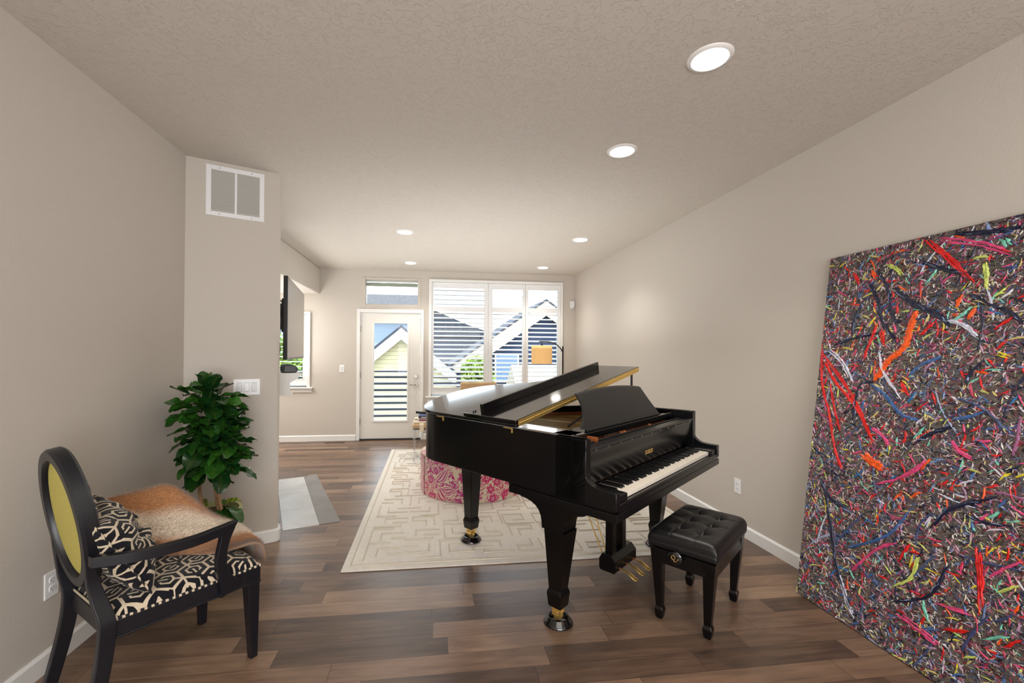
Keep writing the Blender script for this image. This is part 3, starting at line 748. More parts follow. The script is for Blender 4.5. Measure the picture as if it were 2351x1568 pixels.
# pedal lyre
ly = MB().prism([(.335,.085),(.425,.085),(.435,.10),(.435,.155),(.415,.19),(.355,.19),(.325,.158),(.325,.10)], 0, .625, .905).build('lyre_box', E_, pn, smooth=0, bevel=.003)
for u0 in (.672, .800): MB().box(u0-.023, u0+.023, .355, .405, .185, .66).build('lyre_post', E_, ly, smooth=0, bevel=.002)
for u0 in (.682, .772, .862):
    path = spline([(u0,.33,.105),(u0,.30,.104),(u0,.27,.098),(u0,.245,.085),(u0,.225,.075),(u0,.212,.076)], 4)
    m_ = len(path); rr = [.006+.0115*min(1, (i/(m_*.55))**1.3)*(1 if i < m_-2 else .72) for i in range(m_)]
    ob = MB().tube(path, rr, 12, True, .42); ob.build('pedal', MT['brass'], ly, smooth=60)
    MB().tube([(u0,.328,.105),(u0,.324,.105)], .009, 12).build('pedal_felt', MT['felt'], ly)
MB().tube([(.66,.43,.17),(.60,.62,.66)], .004, 8).build('brace_rod', MT['brass'], ly)
MB().tube([(.70,.43,.17),(.75,.64,.66)], .004, 8).build('brace_rod', MT['brass'], ly)
MB().tube([(.83,.43,.17),(.78,.64,.66)], .004, 8).build('brace_rod', MT['brass'], ly)

# ------------------------------------------------ bench
bn = thing('piano_bench', 'black button-tufted leather piano bench with square tapered legs', 'bench', (1.48, 2.215, 0), PA)
bu0, bu1, bv0, bv1 = -.283, .258, -.168, .152
cu0, cv0 = (bu0+bu1)/2, (bv0+bv1)/2
for (x, y) in ((bu0+.03, bv0+.03), (bu1-.03, bv0+.03), (bu1-.03, bv1-.03), (bu0+.03, bv1-.03)):
    fx_ = -.25+.022 if x < 0 else .246-.02; fy_ = -.14+.02 if y < 0 else .14-.02
    MB().frustum((fx_,fy_,.068),.0165,(x,y,.392),.030).frustum((fx_,fy_,.05),.0225,(fx_,fy_,.068),.0165).frustum((fx_,fy_,.005),.0165,(fx_,fy_,.05),.0225).box(fx_-.012,fx_+.012,fy_-.012,fy_+.012,0,.006).build('leg', E_, bn, smooth=0, bevel=.002)
for a in ((bu0+.05,bu1-.05,bv0+.006,bv0+.026),(bu0+.05,bu1-.05,bv1-.026,bv1-.006),(bu0+.006,bu0+.026,bv0+.05,bv1-.05),(bu1-.026,bu1-.006,bv0+.05,bv1-.05)):
    MB().box(*a, .318, .390).build('apron', E_, bn, smooth=0, bevel=.002)
MB().box(bu0+.02, bu1-.02, bv0+.02, bv1-.02, .385, .402).build('seat_board', E_, bn, smooth=0)
btn = [(bx_, by_) for bx_ in (-.5, 0, .5) for by_ in (-.33, .33)]
def cush(a, b):
    x = a*2-1; y = b*2-1
    ex = (1-abs(x)**14)*(1-abs(y)**12); h = .092*ex**.28 if ex > 0 else 0
    q_ = 0
    for (p, r_) in btn:
        dd = math.hypot((x-p)*.27, (y-r_)*.16); q_ += .026*math.exp(-(dd/.024)**1.2)
    # pleats between buttons and to the edges
    for p in (-.5, 0, .5):
        dx_ = abs(x-p)*.27; q_ += .005*math.exp(-dx_/.004)*(1 if abs(y) < .8 else .3)
    for r_ in (-.33, .33):
        dy_ = abs(y-r_)*.16; q_ += .005*math.exp(-dy_/.004)*(1 if abs(x) < .85 else .3)
    z = .402 + max(0, h - q_*(1 if ex > .02 else .3))
    s_ = 1 - .0*abs(z)
    k_ = 1-.035*(1-min(1, max(0, (z-.402)/.05)))**2
    return (cu0+x*.2825*k_, cv0+y*.1735*k_, z)
def cush2(a, b):
    a2 = .5+.5*math.copysign(abs(2*a-1)**.8, 2*a-1); b2 = .5+.5*math.copysign(abs(2*b-1)**.8, 2*b-1)
    return cush(a2, b2)
MB().grid(cush2, 110, 80).build('cushion', MT['leather'], bn, smooth=180)
MB().box(cu0-.28, cu0+.28, cv0-.171, cv0+.171, .400, .440).build('cushion_side', MT['leather'], bn, smooth=0, bevel=.014, seg=4)
for (p, r_) in btn:
    MB().lathe([(.009,0),(.0095,.003),(.006,.006),(.0005,.007)], (cu0+p*.2825, cv0+r_*.1735, .402+.050), 14).build('button', MT['leather'], bn, smooth=60)
kx = bu0+.004
kb = MB().tube([(kx,.012,.383),(kx-.012,.012,.383),(kx-.014,.012,.383),(kx-.034,.012,.383),(kx-.040,.012,.383)], [.012,.012,.032,.034,.026], 28).build('height_knob', G_, bn, smooth=50)
ex_ = kx-.0415
def kp(pts, r=.0013): return MB().tube(spline([(ex_, .012-p[0], .383+p[1]) for p in pts], 6), r, 6)
kp([(-.004,-.008),(-.013,-.002),(-.015,.008),(-.006,.014),(.001,.009),(.002,-.002),(-.003,-.010),(.004,-.016),(.012,-.010),(.018,.002),(.020,-.002)]).build('gold_emblem', MT['gold'], kb, smooth=60)

CO = (-.816, 2.09, 0); CA = math.atan2(.7824, .6228); W = MT['char']
ch = thing('oval_back_armchair', 'dark wooden oval-back armchair with black and cream geometric upholstery by the left wall', 'armchair', CO, CA)
# seat plan (u facing, v towards far side): front wide, back narrower
plan = [(.035,-.005),(.035,.495),(-.50,.435),(-.50,.055)]
def sp_(u, v):  # bilinear seat plan, u 0 front..1 back, v 0 near..1 far
    fb_ = .035+(-.50-.035)*u; n_ = -.005+(.055+.005)*u; f_ = .495+(.435-.495)*u
    return (fb_+.022*math.sin(PI*v)*(1-u), n_+(f_-n_)*v)
def rail(pts, t, z0, z1):
    return MB().prism(pts, 2, z0, z1)
N1, F1, F2, N2 = (.035,-.005), (.035,.495), (-.50,.435), (-.50,.055)
mb = MB()
mb.prism([N1, N2, (N2[0], N2[1]+.03), (N1[0]-.03, N1[1]+.03)], 2, .345, .415)
mb.prism([F1, F2, (F2[0], F2[1]-.03), (F1[0]-.03, F1[1]-.03)], 2, .345, .415)
fr_ = [sp_(0, k/10) for k in range(11)]
mb.prism(fr_ + [(p[0]-.03, p[1]) for p in fr_[::-1]], 2, .345, .415)
mb.prism([(N2[0]-.01,N2[1]),(F2[0]-.01,F2[1]),(F2[0]+.02,F2[1]),(N2[0]+.02,N2[1])], 2, .36, .43)
mb.build('seat_frame', W, ch, smooth=30, bevel=.003)
mb = MB()
mb.prism([(N1[0]+.003,N1[1]-.003),(N2[0],N2[1]-.004),(N2[0],N2[1]+.01),(N1[0]-.03,N1[1]+.01)], 2, .345, .354)
mb.prism([(p[0]+.004, p[1]) for p in fr_] + [(p[0]-.02, p[1]) for p in fr_[::-1]], 2, .345, .354)
mb.build('seat_bead', W, ch, smooth=0, bevel=.003)
for (x, y, sx_, sy_) in ((.008,.022,.010,-.008),(.008,.468,.010,.008)):
    MB().frustum((x+sx_*.6, y+sy_, 0),(.0155,.0155),(x, y, .345),(.027,.027)).box(x-.027,x+.029,y-.028,y+.028,.345,.418).box(x-.029,x+.031,y-.030,y+.030,.342,.350).box(x+sx_*.6-.012,x+sx_*.6+.012,y+sy_-.012,y+sy_+.012,-.0,.004).build('leg', W, ch, smooth=0, bevel=.002)
# rear legs flow up into the stiles that carry the oval
for s_ in (-1, 1):
    vc = .245+s_*.19
    pts = spline([(-.578, vc+s_*.02, .0),(-.550, vc+s_*.015, .12),(-.527, vc+s_*.01,.23),(-.512, vc+s_*.003,.33),(-.508, vc,.42),(-.522, .262+s_*.178,.50),(-.537, .266+s_*.170,.57),(-.548, .268+s_*.178,.64),(-.556, .268+s_*.188,.70)], 5)
    m_ = len(pts); vs = []; fs = []
    for i, p in enumerate(pts):
        t = i/(m_-1); hu = .021+.004*math.sin(PI*min(1, t*1.15)); hv = .016
        if t > .6: hu *= 1-.5*(t-.6)/.4; hv = .016-.006*(t-.6)/.4
        dz = 0
        for (a, b) in ((-1,-1),(1,-1),(1,1),(-1,1)): vs.append((p[0]+a*hu, p[1]+b*hv, p[2]+a*0))
    for i in range(m_-1):
        for k in range(4): fs.append((i*4+k, i*4+(k+1)%4, (i+1)*4+(k+1)%4, (i+1)*4+k))
    fs += [(0,1,2,3), (4*m_-4,4*m_-3,4*m_-2,4*m_-1)]
    MB().add(vs, fs).build('leg', W, ch, smooth=30, bevel=.003)
# oval back: local plane (v across, w up), leaning back
OB = Matrix.Translation((-.556, .268, .778)) @ Matrix.Rotation(R(-9), 4, 'Y')
def oval(a_, b_, d, n=72): return [(d, a_*math.cos(2*PI*k/n), b_*math.sin(2*PI*k/n)) for k in range(n)]
n = 72; rings = [oval(.208,.266,-.026), oval(.216,.274,-.016), oval(.216,.274,.018), oval(.208,.266,.028), oval(.174,.232,.028), oval(.168,.226,.018), oval(.168,.226,-.016), oval(.175,.233,-.026)]
vs = [p for r_ in rings for p in r_]; fs = []
for i in range(8):
    for k in range(n): fs.append((i*n+k, i*n+(k+1)%n, ((i+1)%8)*n+(k+1)%n, ((i+1)%8)*n+k))
MB().add(vs, fs).build('oval_back_frame', W, ch, smooth=35, xf=OB)
o = MB().prism([(p[1], p[2]) for p in oval(.170,.228,0)], 0, -.008, -.002).build('rear_panel', MT['greenback'], ch, smooth=0, xf=OB)
tag(o, 'chartreuse linen panel set in the back of the oval')
def pad(a, b):
    r_ = a; th = 2*PI*b; return (.012+.050*(1-r_**3.0)**.6 if r_ < 1 else .012, .180*r_*math.cos(th), .238*r_*math.sin(th))
mb = MB().grid(pad, 16, 72); mb.uv = [(p[1]+.3, p[2]+.3) for p in mb.v]
mb.build('back_cushion', MT['gpat'], ch, smooth=180, xf=OB)
# seat cushion
def seat(a, b):
    u_, v_ = sp_(1-a, b); e = (1-abs(2*a-1)**5)*(1-abs(2*b-1)**5); e = max(0, e)
    return (u_, v_, .413+.062*e**.42)
mb = MB().grid(seat, 60, 60); mb.uv = [(p[0]+1, p[1]+1) for p in mb.v]
mb.build('seat_cushion', MT['gpat'], ch, smooth=180)
m_p, nt_p, b_p = new_mat('twisted_welt'); wv = node(nt_p, 'ShaderNodeTexWave', Vector=coords(nt_p), Scale=14, Distortion=1)
nt_p.links.new(ramp(nt_p, wv.outputs[1], [(.5, lin((24,24,30))), (.75, lin((205,190,165)))]), b_p.inputs['Base Color']); b_p.inputs['Roughness'].default_value = .9
per = [(*sp_(0, k/12), .418) for k in range(13)] + [(*sp_(k/12, 1), .418) for k in range(1, 12)] + [(*sp_(1, 1-k/12), .430) for k in range(13)] + [(*sp_(1-k/12, 0), .418) for k in range(1, 13)]
MB().tube(per, .0055, 8).build('welt', m_p, ch, smooth=60)
# arms
for s_ in (-1, 1):
    vb = .248+s_*.205; vf = .245+s_*.272
    path = spline([(-.560, vb, .668),(-.44, .248+s_*.258, .657),(-.28, vf+s_*.006, .650),(-.16, vf, .652),(-.098, vf-s_*.004, .655)], 6)
    mb = MB(); m_ = len(path); vs = []; fs = []
    for i, p in enumerate(path):
        for (a, b) in ((-.017,-.021),(.017,-.021),(.017,.016),(-.017,.016)): vs.append((p[0]+(0 if i < m_-1 else (.012 if b > 0 else -.012)), p[1]+a, p[2]+b))
    for i in range(m_-1):
        for k in range(4): fs.append((i*4+k, i*4+(k+1)%4, (i+1)*4+(k+1)%4, (i+1)*4+k))
    fs += [(0,1,2,3), (4*m_-4,4*m_-3,4*m_-2,4*m_-1)]
    arm = mb.add(vs, fs).build('armrest', W, ch, smooth=30, bevel=.003)
    # curved post under the arm
    front = spline([(-.098,.650),(-.118,.60),(-.128,.54),(-.122,.48),(-.095,.43),(-.062,.40),(-.06,.372)], 5)
    back = spline([(-.155,.645),(-.158,.60),(-.168,.54),(-.166,.48),(-.150,.42),(-.142,.38),(-.142,.350)], 5)
    vs = []; m_ = len(front); y1_ = .245+s_*.245
    for i in range(m_):
        t = i/(m_-1); yc = vf + (y1_-vf)*t**1.2; hw = .0135
        f_, b_2 = front[i], back[i]
        vs += [(f_[0], yc-hw, f_[1]), (f_[0], yc+hw, f_[1]), (b_2[0], yc+hw, b_2[1]), (b_2[0], yc-hw, b_2[1])]
    fs = []
    for i in range(m_-1):
        for k in range(4): fs.append((i*4+k, i*4+(k+1)%4, (i+1)*4+(k+1)%4, (i+1)*4+k))
    fs += [(0,1,2,3), (4*m_-4,4*m_-3,4*m_-2,4*m_-1)]
    MB().add(vs, fs).build('arm_post', W, arm, smooth=30, bevel=.002)

def clocal(p): return local(p, CA, CO)
# pillow leaning in the near corner of the back
PM = Matrix.Translation((-.425, .205, .648)) @ Matrix.Rotation(R(-16), 4, 'Z') @ Matrix.Rotation(R(62), 4, 'Y') @ Matrix.Rotation(R(8), 4, 'Z')
def pil(sgn):
    def f(a, b):
        x, y = 2*a-1, 2*b-1
        e = max(0, (1-x*x)*(1-y*y)); th = .088*e**.42
        pinch = 1-.08*(1-abs(x)**2)*(abs(y)**3); pinch2 = 1-.08*(1-abs(y)**2)*(abs(x)**3)
        wr = .010*math.sin(7*x+3*y)*e + .007*math.sin(11*y-4*x+1)*e - .035*math.exp(-((x+.1)**2+(y-.25)**2)/.02) - .02*math.exp(-((x-.2*y)/.10)**2)*e
        return (x*.175*pinch2, y*.175*pinch, sgn*(th+wr*(1 if sgn > 0 else .2)))
    return f
pw = thing('throw_pillow', 'crumpled black and cream geometric throw pillow leaning against the chair back', 'pillow', clocal((0,0,0)), CA)
mb = MB().grid(pil(1), 44, 44, .40, .40); mb.grid(pil(-1), 44, 44, .40, .40)
mb.build('pillow_cover', MT['gpat'], pw, smooth=180, xf=PM)
edge = [(-1,-1),(1,-1),(1,1),(-1,1),(-1,-1)]; pe_ = []
for i in range(4):
    for k in range(10):
        t = k/10; x = edge[i][0]*(1-t)+edge[i+1][0]*t; y = edge[i][1]*(1-t)+edge[i+1][1]*t
        pe_.append((x*.176*(1-.08*(1-y*y)*abs(x)**3), y*.176*(1-.08*(1-x*x)*abs(y)**3), 0))
pe_.append(pe_[0])
MB().tube(pe_, .004, 8).build('piping', m_p, pw, smooth=60, xf=PM)

# faux fur throw: bicubic surface through control rows (near edge -> mid -> ridge over the far arm -> outside)
rows = [
 [(-.46,.40,.60),(-.44,.46,.70),(-.42,.505,.745),(-.42,.56,.66),(-.42,.57,.52)],
 [(-.34,.36,.51),(-.34,.43,.67),(-.33,.50,.752),(-.33,.57,.68),(-.33,.58,.50)],
 [(-.22,.31,.492),(-.23,.40,.615),(-.23,.50,.745),(-.23,.58,.68),(-.23,.59,.48)],
 [(-.13,.20,.492),(-.13,.33,.58),(-.13,.49,.740),(-.13,.575,.66),(-.13,.59,.46)],
 [(-.06,.13,.495),(-.06,.27,.545),(-.05,.46,.680),(-.05,.56,.60),(-.05,.57,.43)],
 [(-.01,.09,.500),(.00,.22,.540),(.015,.42,.600),(.02,.54,.52),(.02,.56,.40)],
 [(.04,.07,.500),(.055,.20,.528),(.065,.38,.540),(.08,.50,.46),(.08,.53,.36)],
 [(.085,.06,.475),(.105,.19,.490),(.11,.36,.49),(.115,.47,.42),(.11,.51,.33)],
 [(.10,.05,.42),(.118,.18,.43),(.12,.34,.42),(.12,.45,.37),(.115,.49,.29)],
 [(.098,.06,.39),(.112,.17,.385),(.115,.32,.37),(.115,.43,.33),(.11,.47,.26)]]
rowsI = [spline(r_, 18) for r_ in rows]   # interpolate across
cols = list(zip(*rowsI)); full = [spline(list(c_), 16) for c_ in cols]   # along
nv_ = len(full); nu_ = len(full[0])
Gd = np.array(full)    # [across][along][3]
aa, bb = np.meshgrid(np.linspace(0,1,nv_), np.linspace(0,1,nu_), indexing='ij')
fold = .010*np.sin(9*bb*PI*.6+5*aa)*np.sin(PI*aa) + .008*np.sin(16*aa-6*bb)
Gd[..., 2] += fold*np.clip(1-aa*1.0, .2, 1)
Gd[..., 1] -= .008*np.sin(12*bb+3*aa)*np.sin(PI*aa)
def furcol(a, b, p):
    # stripes run along the throw; alternate rust, cream and brown-grey
    s_ = a*1.0+.18*np.sin(3.1*b+1.0)+.05*np.sin(9*b)
    st = .5+.5*np.cos((a+.05*np.sin(5*b+1)-.27)*2*np.pi/.40); st2 = .5+.5*np.sin(s_*6.3+2.2)
    rust = np.array(lin((192,138,92))); cream = np.array(lin((236,220,200))); brn = np.array(lin((126,98,80)))
    st = np.clip((st-.5)*1.9+.5, 0, 1)
    c = rust*(1-st)[...,None] + cream*st[...,None]
    w_2 = np.clip((st2-.62)*3.2, 0, 1)[...,None]*.75; c = c*(1-w_2)+brn*w_2
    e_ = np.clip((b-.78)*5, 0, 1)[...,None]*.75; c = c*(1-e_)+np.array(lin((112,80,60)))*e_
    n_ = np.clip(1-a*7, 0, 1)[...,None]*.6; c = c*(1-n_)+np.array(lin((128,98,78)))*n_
    return c
th_ = thing('fur_throw', 'rust, cream and brown striped faux fur throw draped over the far arm of the chair', 'throw', CO, CA)
V = Gd.reshape(-1,3); Fs = [(j*nu_+i, j*nu_+i+1, (j+1)*nu_+i+1, (j+1)*nu_+i) for j in range(nv_-1) for i in range(nu_-1)]
colr = furcol(aa, bb, None)
mb = MB().add(V, Fs); mb.col = colr.reshape(-1,3)
base = mb.build('backing_cloth', MT['fur'], th_, smooth=180)
sm = base.modifiers.new('thick', 'SOLIDIFY'); sm.thickness = .012; sm.offset = -1
# pile
du = np.gradient(Gd, axis=1); dv = np.gradient(Gd, axis=0); nrm = np.cross(du, dv); nrm /= np.linalg.norm(nrm, axis=2, keepdims=True)+1e-9
if nrm[nv_//3, nu_//2, 2] < 0: nrm = -nrm
Nf = 52000; fi = NR.rand(Nf)*(nv_-1.001); fj = NR.rand(Nf)*(nu_-1.001); i0 = fi.astype(int); j0 = fj.astype(int); ti = (fi-i0)[:,None]; tj = (fj-j0)[:,None]
def samp(A): return A[i0,j0]*(1-ti)*(1-tj)+A[i0+1,j0]*ti*(1-tj)+A[i0,j0+1]*(1-ti)*tj+A[i0+1,j0+1]*ti*tj
P0 = samp(Gd); Nn = samp(nrm); Cc = samp(colr); tdir = samp(du); tdir /= np.linalg.norm(tdir, axis=1, keepdims=True)+1e-9
rv = NR.randn(Nf,3)*.35; L_ = (.010+.007*NR.rand(Nf))[:,None]
tip = P0 + (Nn*.62 + tdir*.55 + rv + np.array([0,0,-.12]))*L_
sd = np.cross(Nn, tdir); wd = .0011
Vp = np.stack([P0-sd*wd, P0+sd*wd, tip], axis=1).reshape(-1,3)
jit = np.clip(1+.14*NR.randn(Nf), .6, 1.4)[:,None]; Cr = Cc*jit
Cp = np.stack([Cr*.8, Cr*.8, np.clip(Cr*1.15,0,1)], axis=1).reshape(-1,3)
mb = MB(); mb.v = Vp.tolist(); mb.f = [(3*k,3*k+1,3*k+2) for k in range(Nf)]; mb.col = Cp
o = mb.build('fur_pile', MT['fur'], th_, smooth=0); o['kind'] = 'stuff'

# ------------------------------------------------ potted croton
px_, py_ = -1.375, 2.90
pp = thing('potted_croton', 'tall leafy green croton in a pale green pot in the corner by the angled wall', 'plant', (px_, py_, 0))
MB().lathe([(.105,0),(.115,.01),(.15,.30),(.158,.385),(.166,.39),(.166,.415),(.150,.415),(.148,.39),(.0005,.385)], n=48).build('pot', MT['pot'], pp, smooth=40)
MB().lathe([(.146,.388),(.09,.398),(.0005,.402)], n=32, caps=False).build('soil', MT['soil'], pp)
stems = [[(-.03,-.02,.39),(-.075,.0,.55),(-.05,.01,.72),(-.03,0,.90)], [(.04,0,.39),(.02,-.01,.58),(.015,.0,.78),(.0,0,1.10)], [(.075,-.03,.39),(.045,-.02,.52),(.02,-.01,.62),(.07,.02,.80)]]
for s_ in stems: MB().tube(spline(s_, 6), .0095, 8).build('stem', MT['bark'], pp, smooth=60)
LV = []; LF = []; LC = []
g1, g2, gy = np.array(lin((20,56,22))), np.array(lin((58,112,36))), np.array(lin((206,206,70)))
def leaf(base, az, el, L, Wd, droop, tone, yel=0):
    n1, n2 = 10, 9; b0 = len(LV)
    ca, sa = math.cos(az), math.sin(az); fw = np.array([ca*math.cos(el), sa*math.cos(el), math.sin(el)]); sdv = np.array([-sa, ca, 0]); upv = np.cross(fw, sdv)*1.0
    roll = rng.uniform(-.5,.5); sdr = sdv*math.cos(roll)+upv*math.sin(roll); upr = np.cross(fw, sdr)
    if upr[2] < 0: upr = -upr
    ph = rng.uniform(0, 6)
    for i in range(n1):
        t = i/(n1-1); w = Wd*(math.sin(PI*min(.985, t**1.25*.965+.02)))**.62*(.45+.55*min(1, t*1.8)); w = max(w, .0015)
        c = np.array(base)+fw*L*t+np.array([0,0,-1])*droop*L*t*t
        for j in range(n2):
            s_ = j/(n2-1)*2-1; und = .05*Wd*math.sin(t*15+ph)*abs(s_)**1.5
            p = c + sdr*w*s_ + upr*(abs(s_)*w*.32+und*3)
            LV.append(p)
            col = g1*(1-tone)+g2*tone; k = max(0, 1-abs(s_)*9) if j == n2//2 else 0
            vein = .5+.5*math.sin(t*26-abs(s_)*5)
            col = col*(.85+.3*vein) if yel == 0 else col*(1-.75*vein**2)+gy*.75*vein**2
            if j == n2//2: col = col*.92+gy*.035
            LC.append(col)
    for i in range(n1-1):
        for j in range(n2-1):
            a = b0+i*n2+j; LF.append((a,a+1,a+n2+1,a+n2))
rng.seed(5)
def crown(cx, cy, zlo, zhi, rad, n):
    for k in range(n):
        t = k/n; z = zlo+(zhi-zlo)*t; az = k*2.39996+rng.uniform(-.3,.3)
        rr = rng.uniform(.78,1.12)*rad*(.9 if t < .75 else .9*(1-(t-.75)*2.2))
        el = R(-15+75*t*t*1.1)+rng.uniform(-.45,.45)
        L = rng.uniform(.14,.19)*(1 if t < .85 else .85); st = max(0, rr-L*.9)
        base_ = (cx+math.cos(az)*st, cy+math.sin(az)*st, z)
        leaf(base_, az, el, L, rng.uniform(.043,.056), rng.uniform(-.05,.32) if t < .8 else .05, rng.random()**2.2)
crown(-.03, 0, .99, 1.165, .235, 44)
crown(-.02, .0, .82, 1.06, .215, 56)
crown(.055, .0, .68, .93, .20, 56)
crown(-.04, .0, .64, .86, .155, 36)
crown(.09, .02, .76, .96, .15, 22)
for (a_, e_, L_2, y_) in ((.3,.75,.17,1),(2.6,.6,.15,1),(-.6,-.1,.20,0),(-1.0,.1,.19,0),(-1.6,.3,.14,0),(4.2,.5,.13,0),(1.2,.4,.15,0),(-.2,.0,.16,0),(3.3,.4,.14,0),(-1.3,.5,.13,0),(-.45,-.35,.17,0)):
    leaf((.04*math.cos(a_), .04*math.sin(a_), .415), a_, e_, L_2, .036, .5, rng.random(), y_)
for (a_, e_) in ((-.5,.55),(-.9,.2)): leaf((.09,-.05,.43), a_, e_, .19, .045, .85, .35, 0)
mb = MB(); mb.v = [tuple(p) for p in LV]; mb.f = LF; mb.col = np.array(LC)
mb.build('foliage', MT['leaf'], pp, smooth=180)

# ------------------------------------------------ rug
rx0, rx1, ry0, ry1 = -.573, 2.16, 2.835, 6.33
rg = thing('area_rug', 'ivory wool area rug carved with geometric key lines under the piano', 'rug', (0,0,0))
MB().box(rx0, rx1, ry0, ry1, 0.0005, .0085).build('pile_base', MT['rug'], rg, smooth=0, bevel=.004)
rng.seed(21); mb = MB()
def seg(x0, y0, x1, y1, w=.0038):
    e1_, e2_ = rng.uniform(-.0012,.0012), rng.uniform(-.0012,.0012); x0 += e1_; x1 += e1_; y0 += e2_; y1 += e2_
    if x0 > x1: x0, x1 = x1, x0
    if y0 > y1: y0, y1 = y1, y0
    mb.box(max(rx0+.03, x0-w), min(rx1-.03, x1+w), max(ry0+.03, y0-w), min(ry1-.03, y1+w), .008, .0150+rng.random()*.001)
for (a, b) in ((rx0+.05, rx1-.05),): 
    seg(a, ry0+.06, b, ry0+.06, .003); seg(a, ry1-.06, b, ry1-.06, .003); seg(a, ry0+.06, a, ry1-.06, .003); seg(b, ry0+.06, b, ry1-.06, .003)
cs = .26; nx = int((rx1-rx0-.2)/cs); ny = int((ry1-ry0-.2)/cs)
for i in range(nx):
    for j in range(ny):
        X0 = rx0+.12+i*cs; Y0 = ry0+.12+j*cs; kx_, ky_ = rng.random() < .5, rng.random() < .5
        def s2(x0, y0, x1, y1):
            if kx_: x0, x1 = cs-x0, cs-x1
            if ky_: y0, y1 = cs-y0, cs-y1
            seg(X0+x0, Y0+y0, X0+x1, Y0+y1)
        ty = rng.randrange(4)
        if ty == 0:   # spiral
            s2(0,.0,cs*.9,.0); s2(cs*.9,0,cs*.9,cs*.75); s2(cs*.9,cs*.75,cs*.25,cs*.75); s2(cs*.25,cs*.75,cs*.25,cs*.28); s2(cs*.25,cs*.28,cs*.62,cs*.28)
        elif ty == 1:
            s2(0,0,0,cs); s2(0,0,cs*.6,0); s2(cs*.3,cs*.35,cs*.95,cs*.35); s2(cs*.3,cs*.35,cs*.3,cs*.8); s2(cs*.6,cs*.7,cs,cs*.7)
        elif ty == 2:
            s2(cs*.15,cs*.15,cs*.85,cs*.15); s2(cs*.15,cs*.15,cs*.15,cs*.85); s2(cs*.4,cs*.45,cs*.85,cs*.45); s2(cs*.4,cs*.45,cs*.4,cs*.85); s2(cs*.85,cs*.15,cs*.85,cs*.3)
        else:
            s2(0,cs*.2,cs*.7,cs*.2); s2(cs*.7,cs*.2,cs*.7,cs*.55); s2(0,cs*.55,cs*.45,cs*.55); s2(cs*.2,cs*.85,cs,cs*.85); s2(cs*.2,cs*.85,cs*.2,cs*.7)
mb.build('carved_relief', MT['rugline'], rg, smooth=0)

# ------------------------------------------------ ottoman
oc = (.425, 4.50, .0115); orad, oh = .535, .385
ot = thing('round_ottoman', 'round drum ottoman in magenta and cream paisley velvet behind the piano leg', 'ottoman', oc)
NA, NZ = 820, 100
A2, Z2 = np.meshgrid(np.linspace(0, 2*PI, NA, endpoint=False), np.linspace(0, 1, NZ))
S2 = A2*orad; Zm = Z2*oh
msk = np.zeros_like(S2); r2 = random.Random(3); circ = 2*PI*orad
def wrap(d): return (d+circ/2) % circ - circ/2
warpx = .012*np.sin(Zm*38+1)+.006*np.sin(S2*31); warpz = .010*np.sin(S2*29+2)
for k in range(15):          # vines
    s0 = k*circ/15; ph = r2.uniform(0, 6)
    d = np.abs(wrap(S2-s0-.07*np.sin(Zm*15+ph)-Zm*.18)); msk = np.maximum(msk, (d < .0045)*1.0)
for k in range(430):
    s0 = r2.uniform(0, circ); z0_ = r2.uniform(0, oh); ty = r2.random(); sc_ = r2.uniform(.8, 1.5); rot = r2.uniform(0, 6.28)
    dx = wrap(S2-s0)+warpx*.4; dz = Zm-z0_+warpz*.4; x = (dx*math.cos(rot)+dz*math.sin(rot))/sc_; y = (-dx*math.sin(rot)+dz*math.cos(rot))/sc_
    r_ = np.hypot(x, y); th2 = np.arctan2(y, x)
    if ty < .38:      # flower head with notched petals
        n_ = r2.choice([5,6,7]); R0 = .036*(1+.24*np.cos(n_*th2)); m0 = (r_ < R0); msk = np.where(r_ < R0*1.22, 0, msk); msk = np.where(m0, 1, msk)
        msk = np.where((r_ < .012)*(r_ > .007), .25, msk); msk = np.where(m0*(np.abs(np.sin(n_*th2/2)) < .13)*(r_ > .014), .35, msk)
    elif ty < .66:    # paisley drop with echo outlines
        xx = x-.01; yy = y; ben = yy+ xx*xx*9*np.sign(xx)
        R0 = .05*np.sqrt(np.clip(1-((xx-.02)/.075)**2, 0, 1))*np.clip((.085-xx)/.12, 0, 1.2); d = np.abs(ben)
        inn_ = d < R0; msk = np.where(d < R0*1.35, 0, msk); msk = np.where(inn_*(d > R0*.80), 1, msk); msk = np.where(d < R0*.55, 1, msk)
        msk = np.where((d < R0*.22), .15, msk)
    elif ty < .85:    # leaf pair
        for q_ in (-1, 1):
            xl = x-.02; yl = y-q_*.022-q_*xl*.6; msk = np.where((np.abs(yl) < .011*np.clip(1-(xl/.034)**2, 0, 1)), 1, msk)
    else:             # curl
        sp2 = np.abs(((r_-.0065*th2/1.0) % .0408)-.0204); msk = np.where((sp2 < .0042)*(r_ < .045), 1, msk)
for k in range(600):
    s0 = r2.uniform(0, circ); z0_ = r2.uniform(0, oh); i_ = int(s0/circ*NA); j_ = int(z0_/oh*NZ); rr_ = r2.choice([1,1,2])
    for di in range(-rr_, rr_+1):
        for dj in range(-rr_, rr_+1):
            if di*di+dj*dj <= rr_*rr_ and 0 <= j_+dj < NZ and msk[j_+dj, (i_+di) % NA] < .2 and rr_ == 1: msk[j_+dj, (i_+di) % NA] = .8
cream = np.array(lin((214,200,176))); mag = np.array(lin((176,28,122))); mag2 = np.array(lin((196,20,96)))
tt = (.5+.5*np.sin(S2*7+Zm*9))[..., None]; mg = mag*(1-tt)+mag2*tt
colr2 = cream*(1-msk[..., None])+mg*msk[..., None]
rad = orad-.012*(np.clip((Z2-.9)*10, 0, 1)**2)-.004*np.clip((.05-Z2)*20, 0, 1)
Vx = np.stack([rad*np.cos(A2), rad*np.sin(A2), Zm], -1).reshape(-1,3)
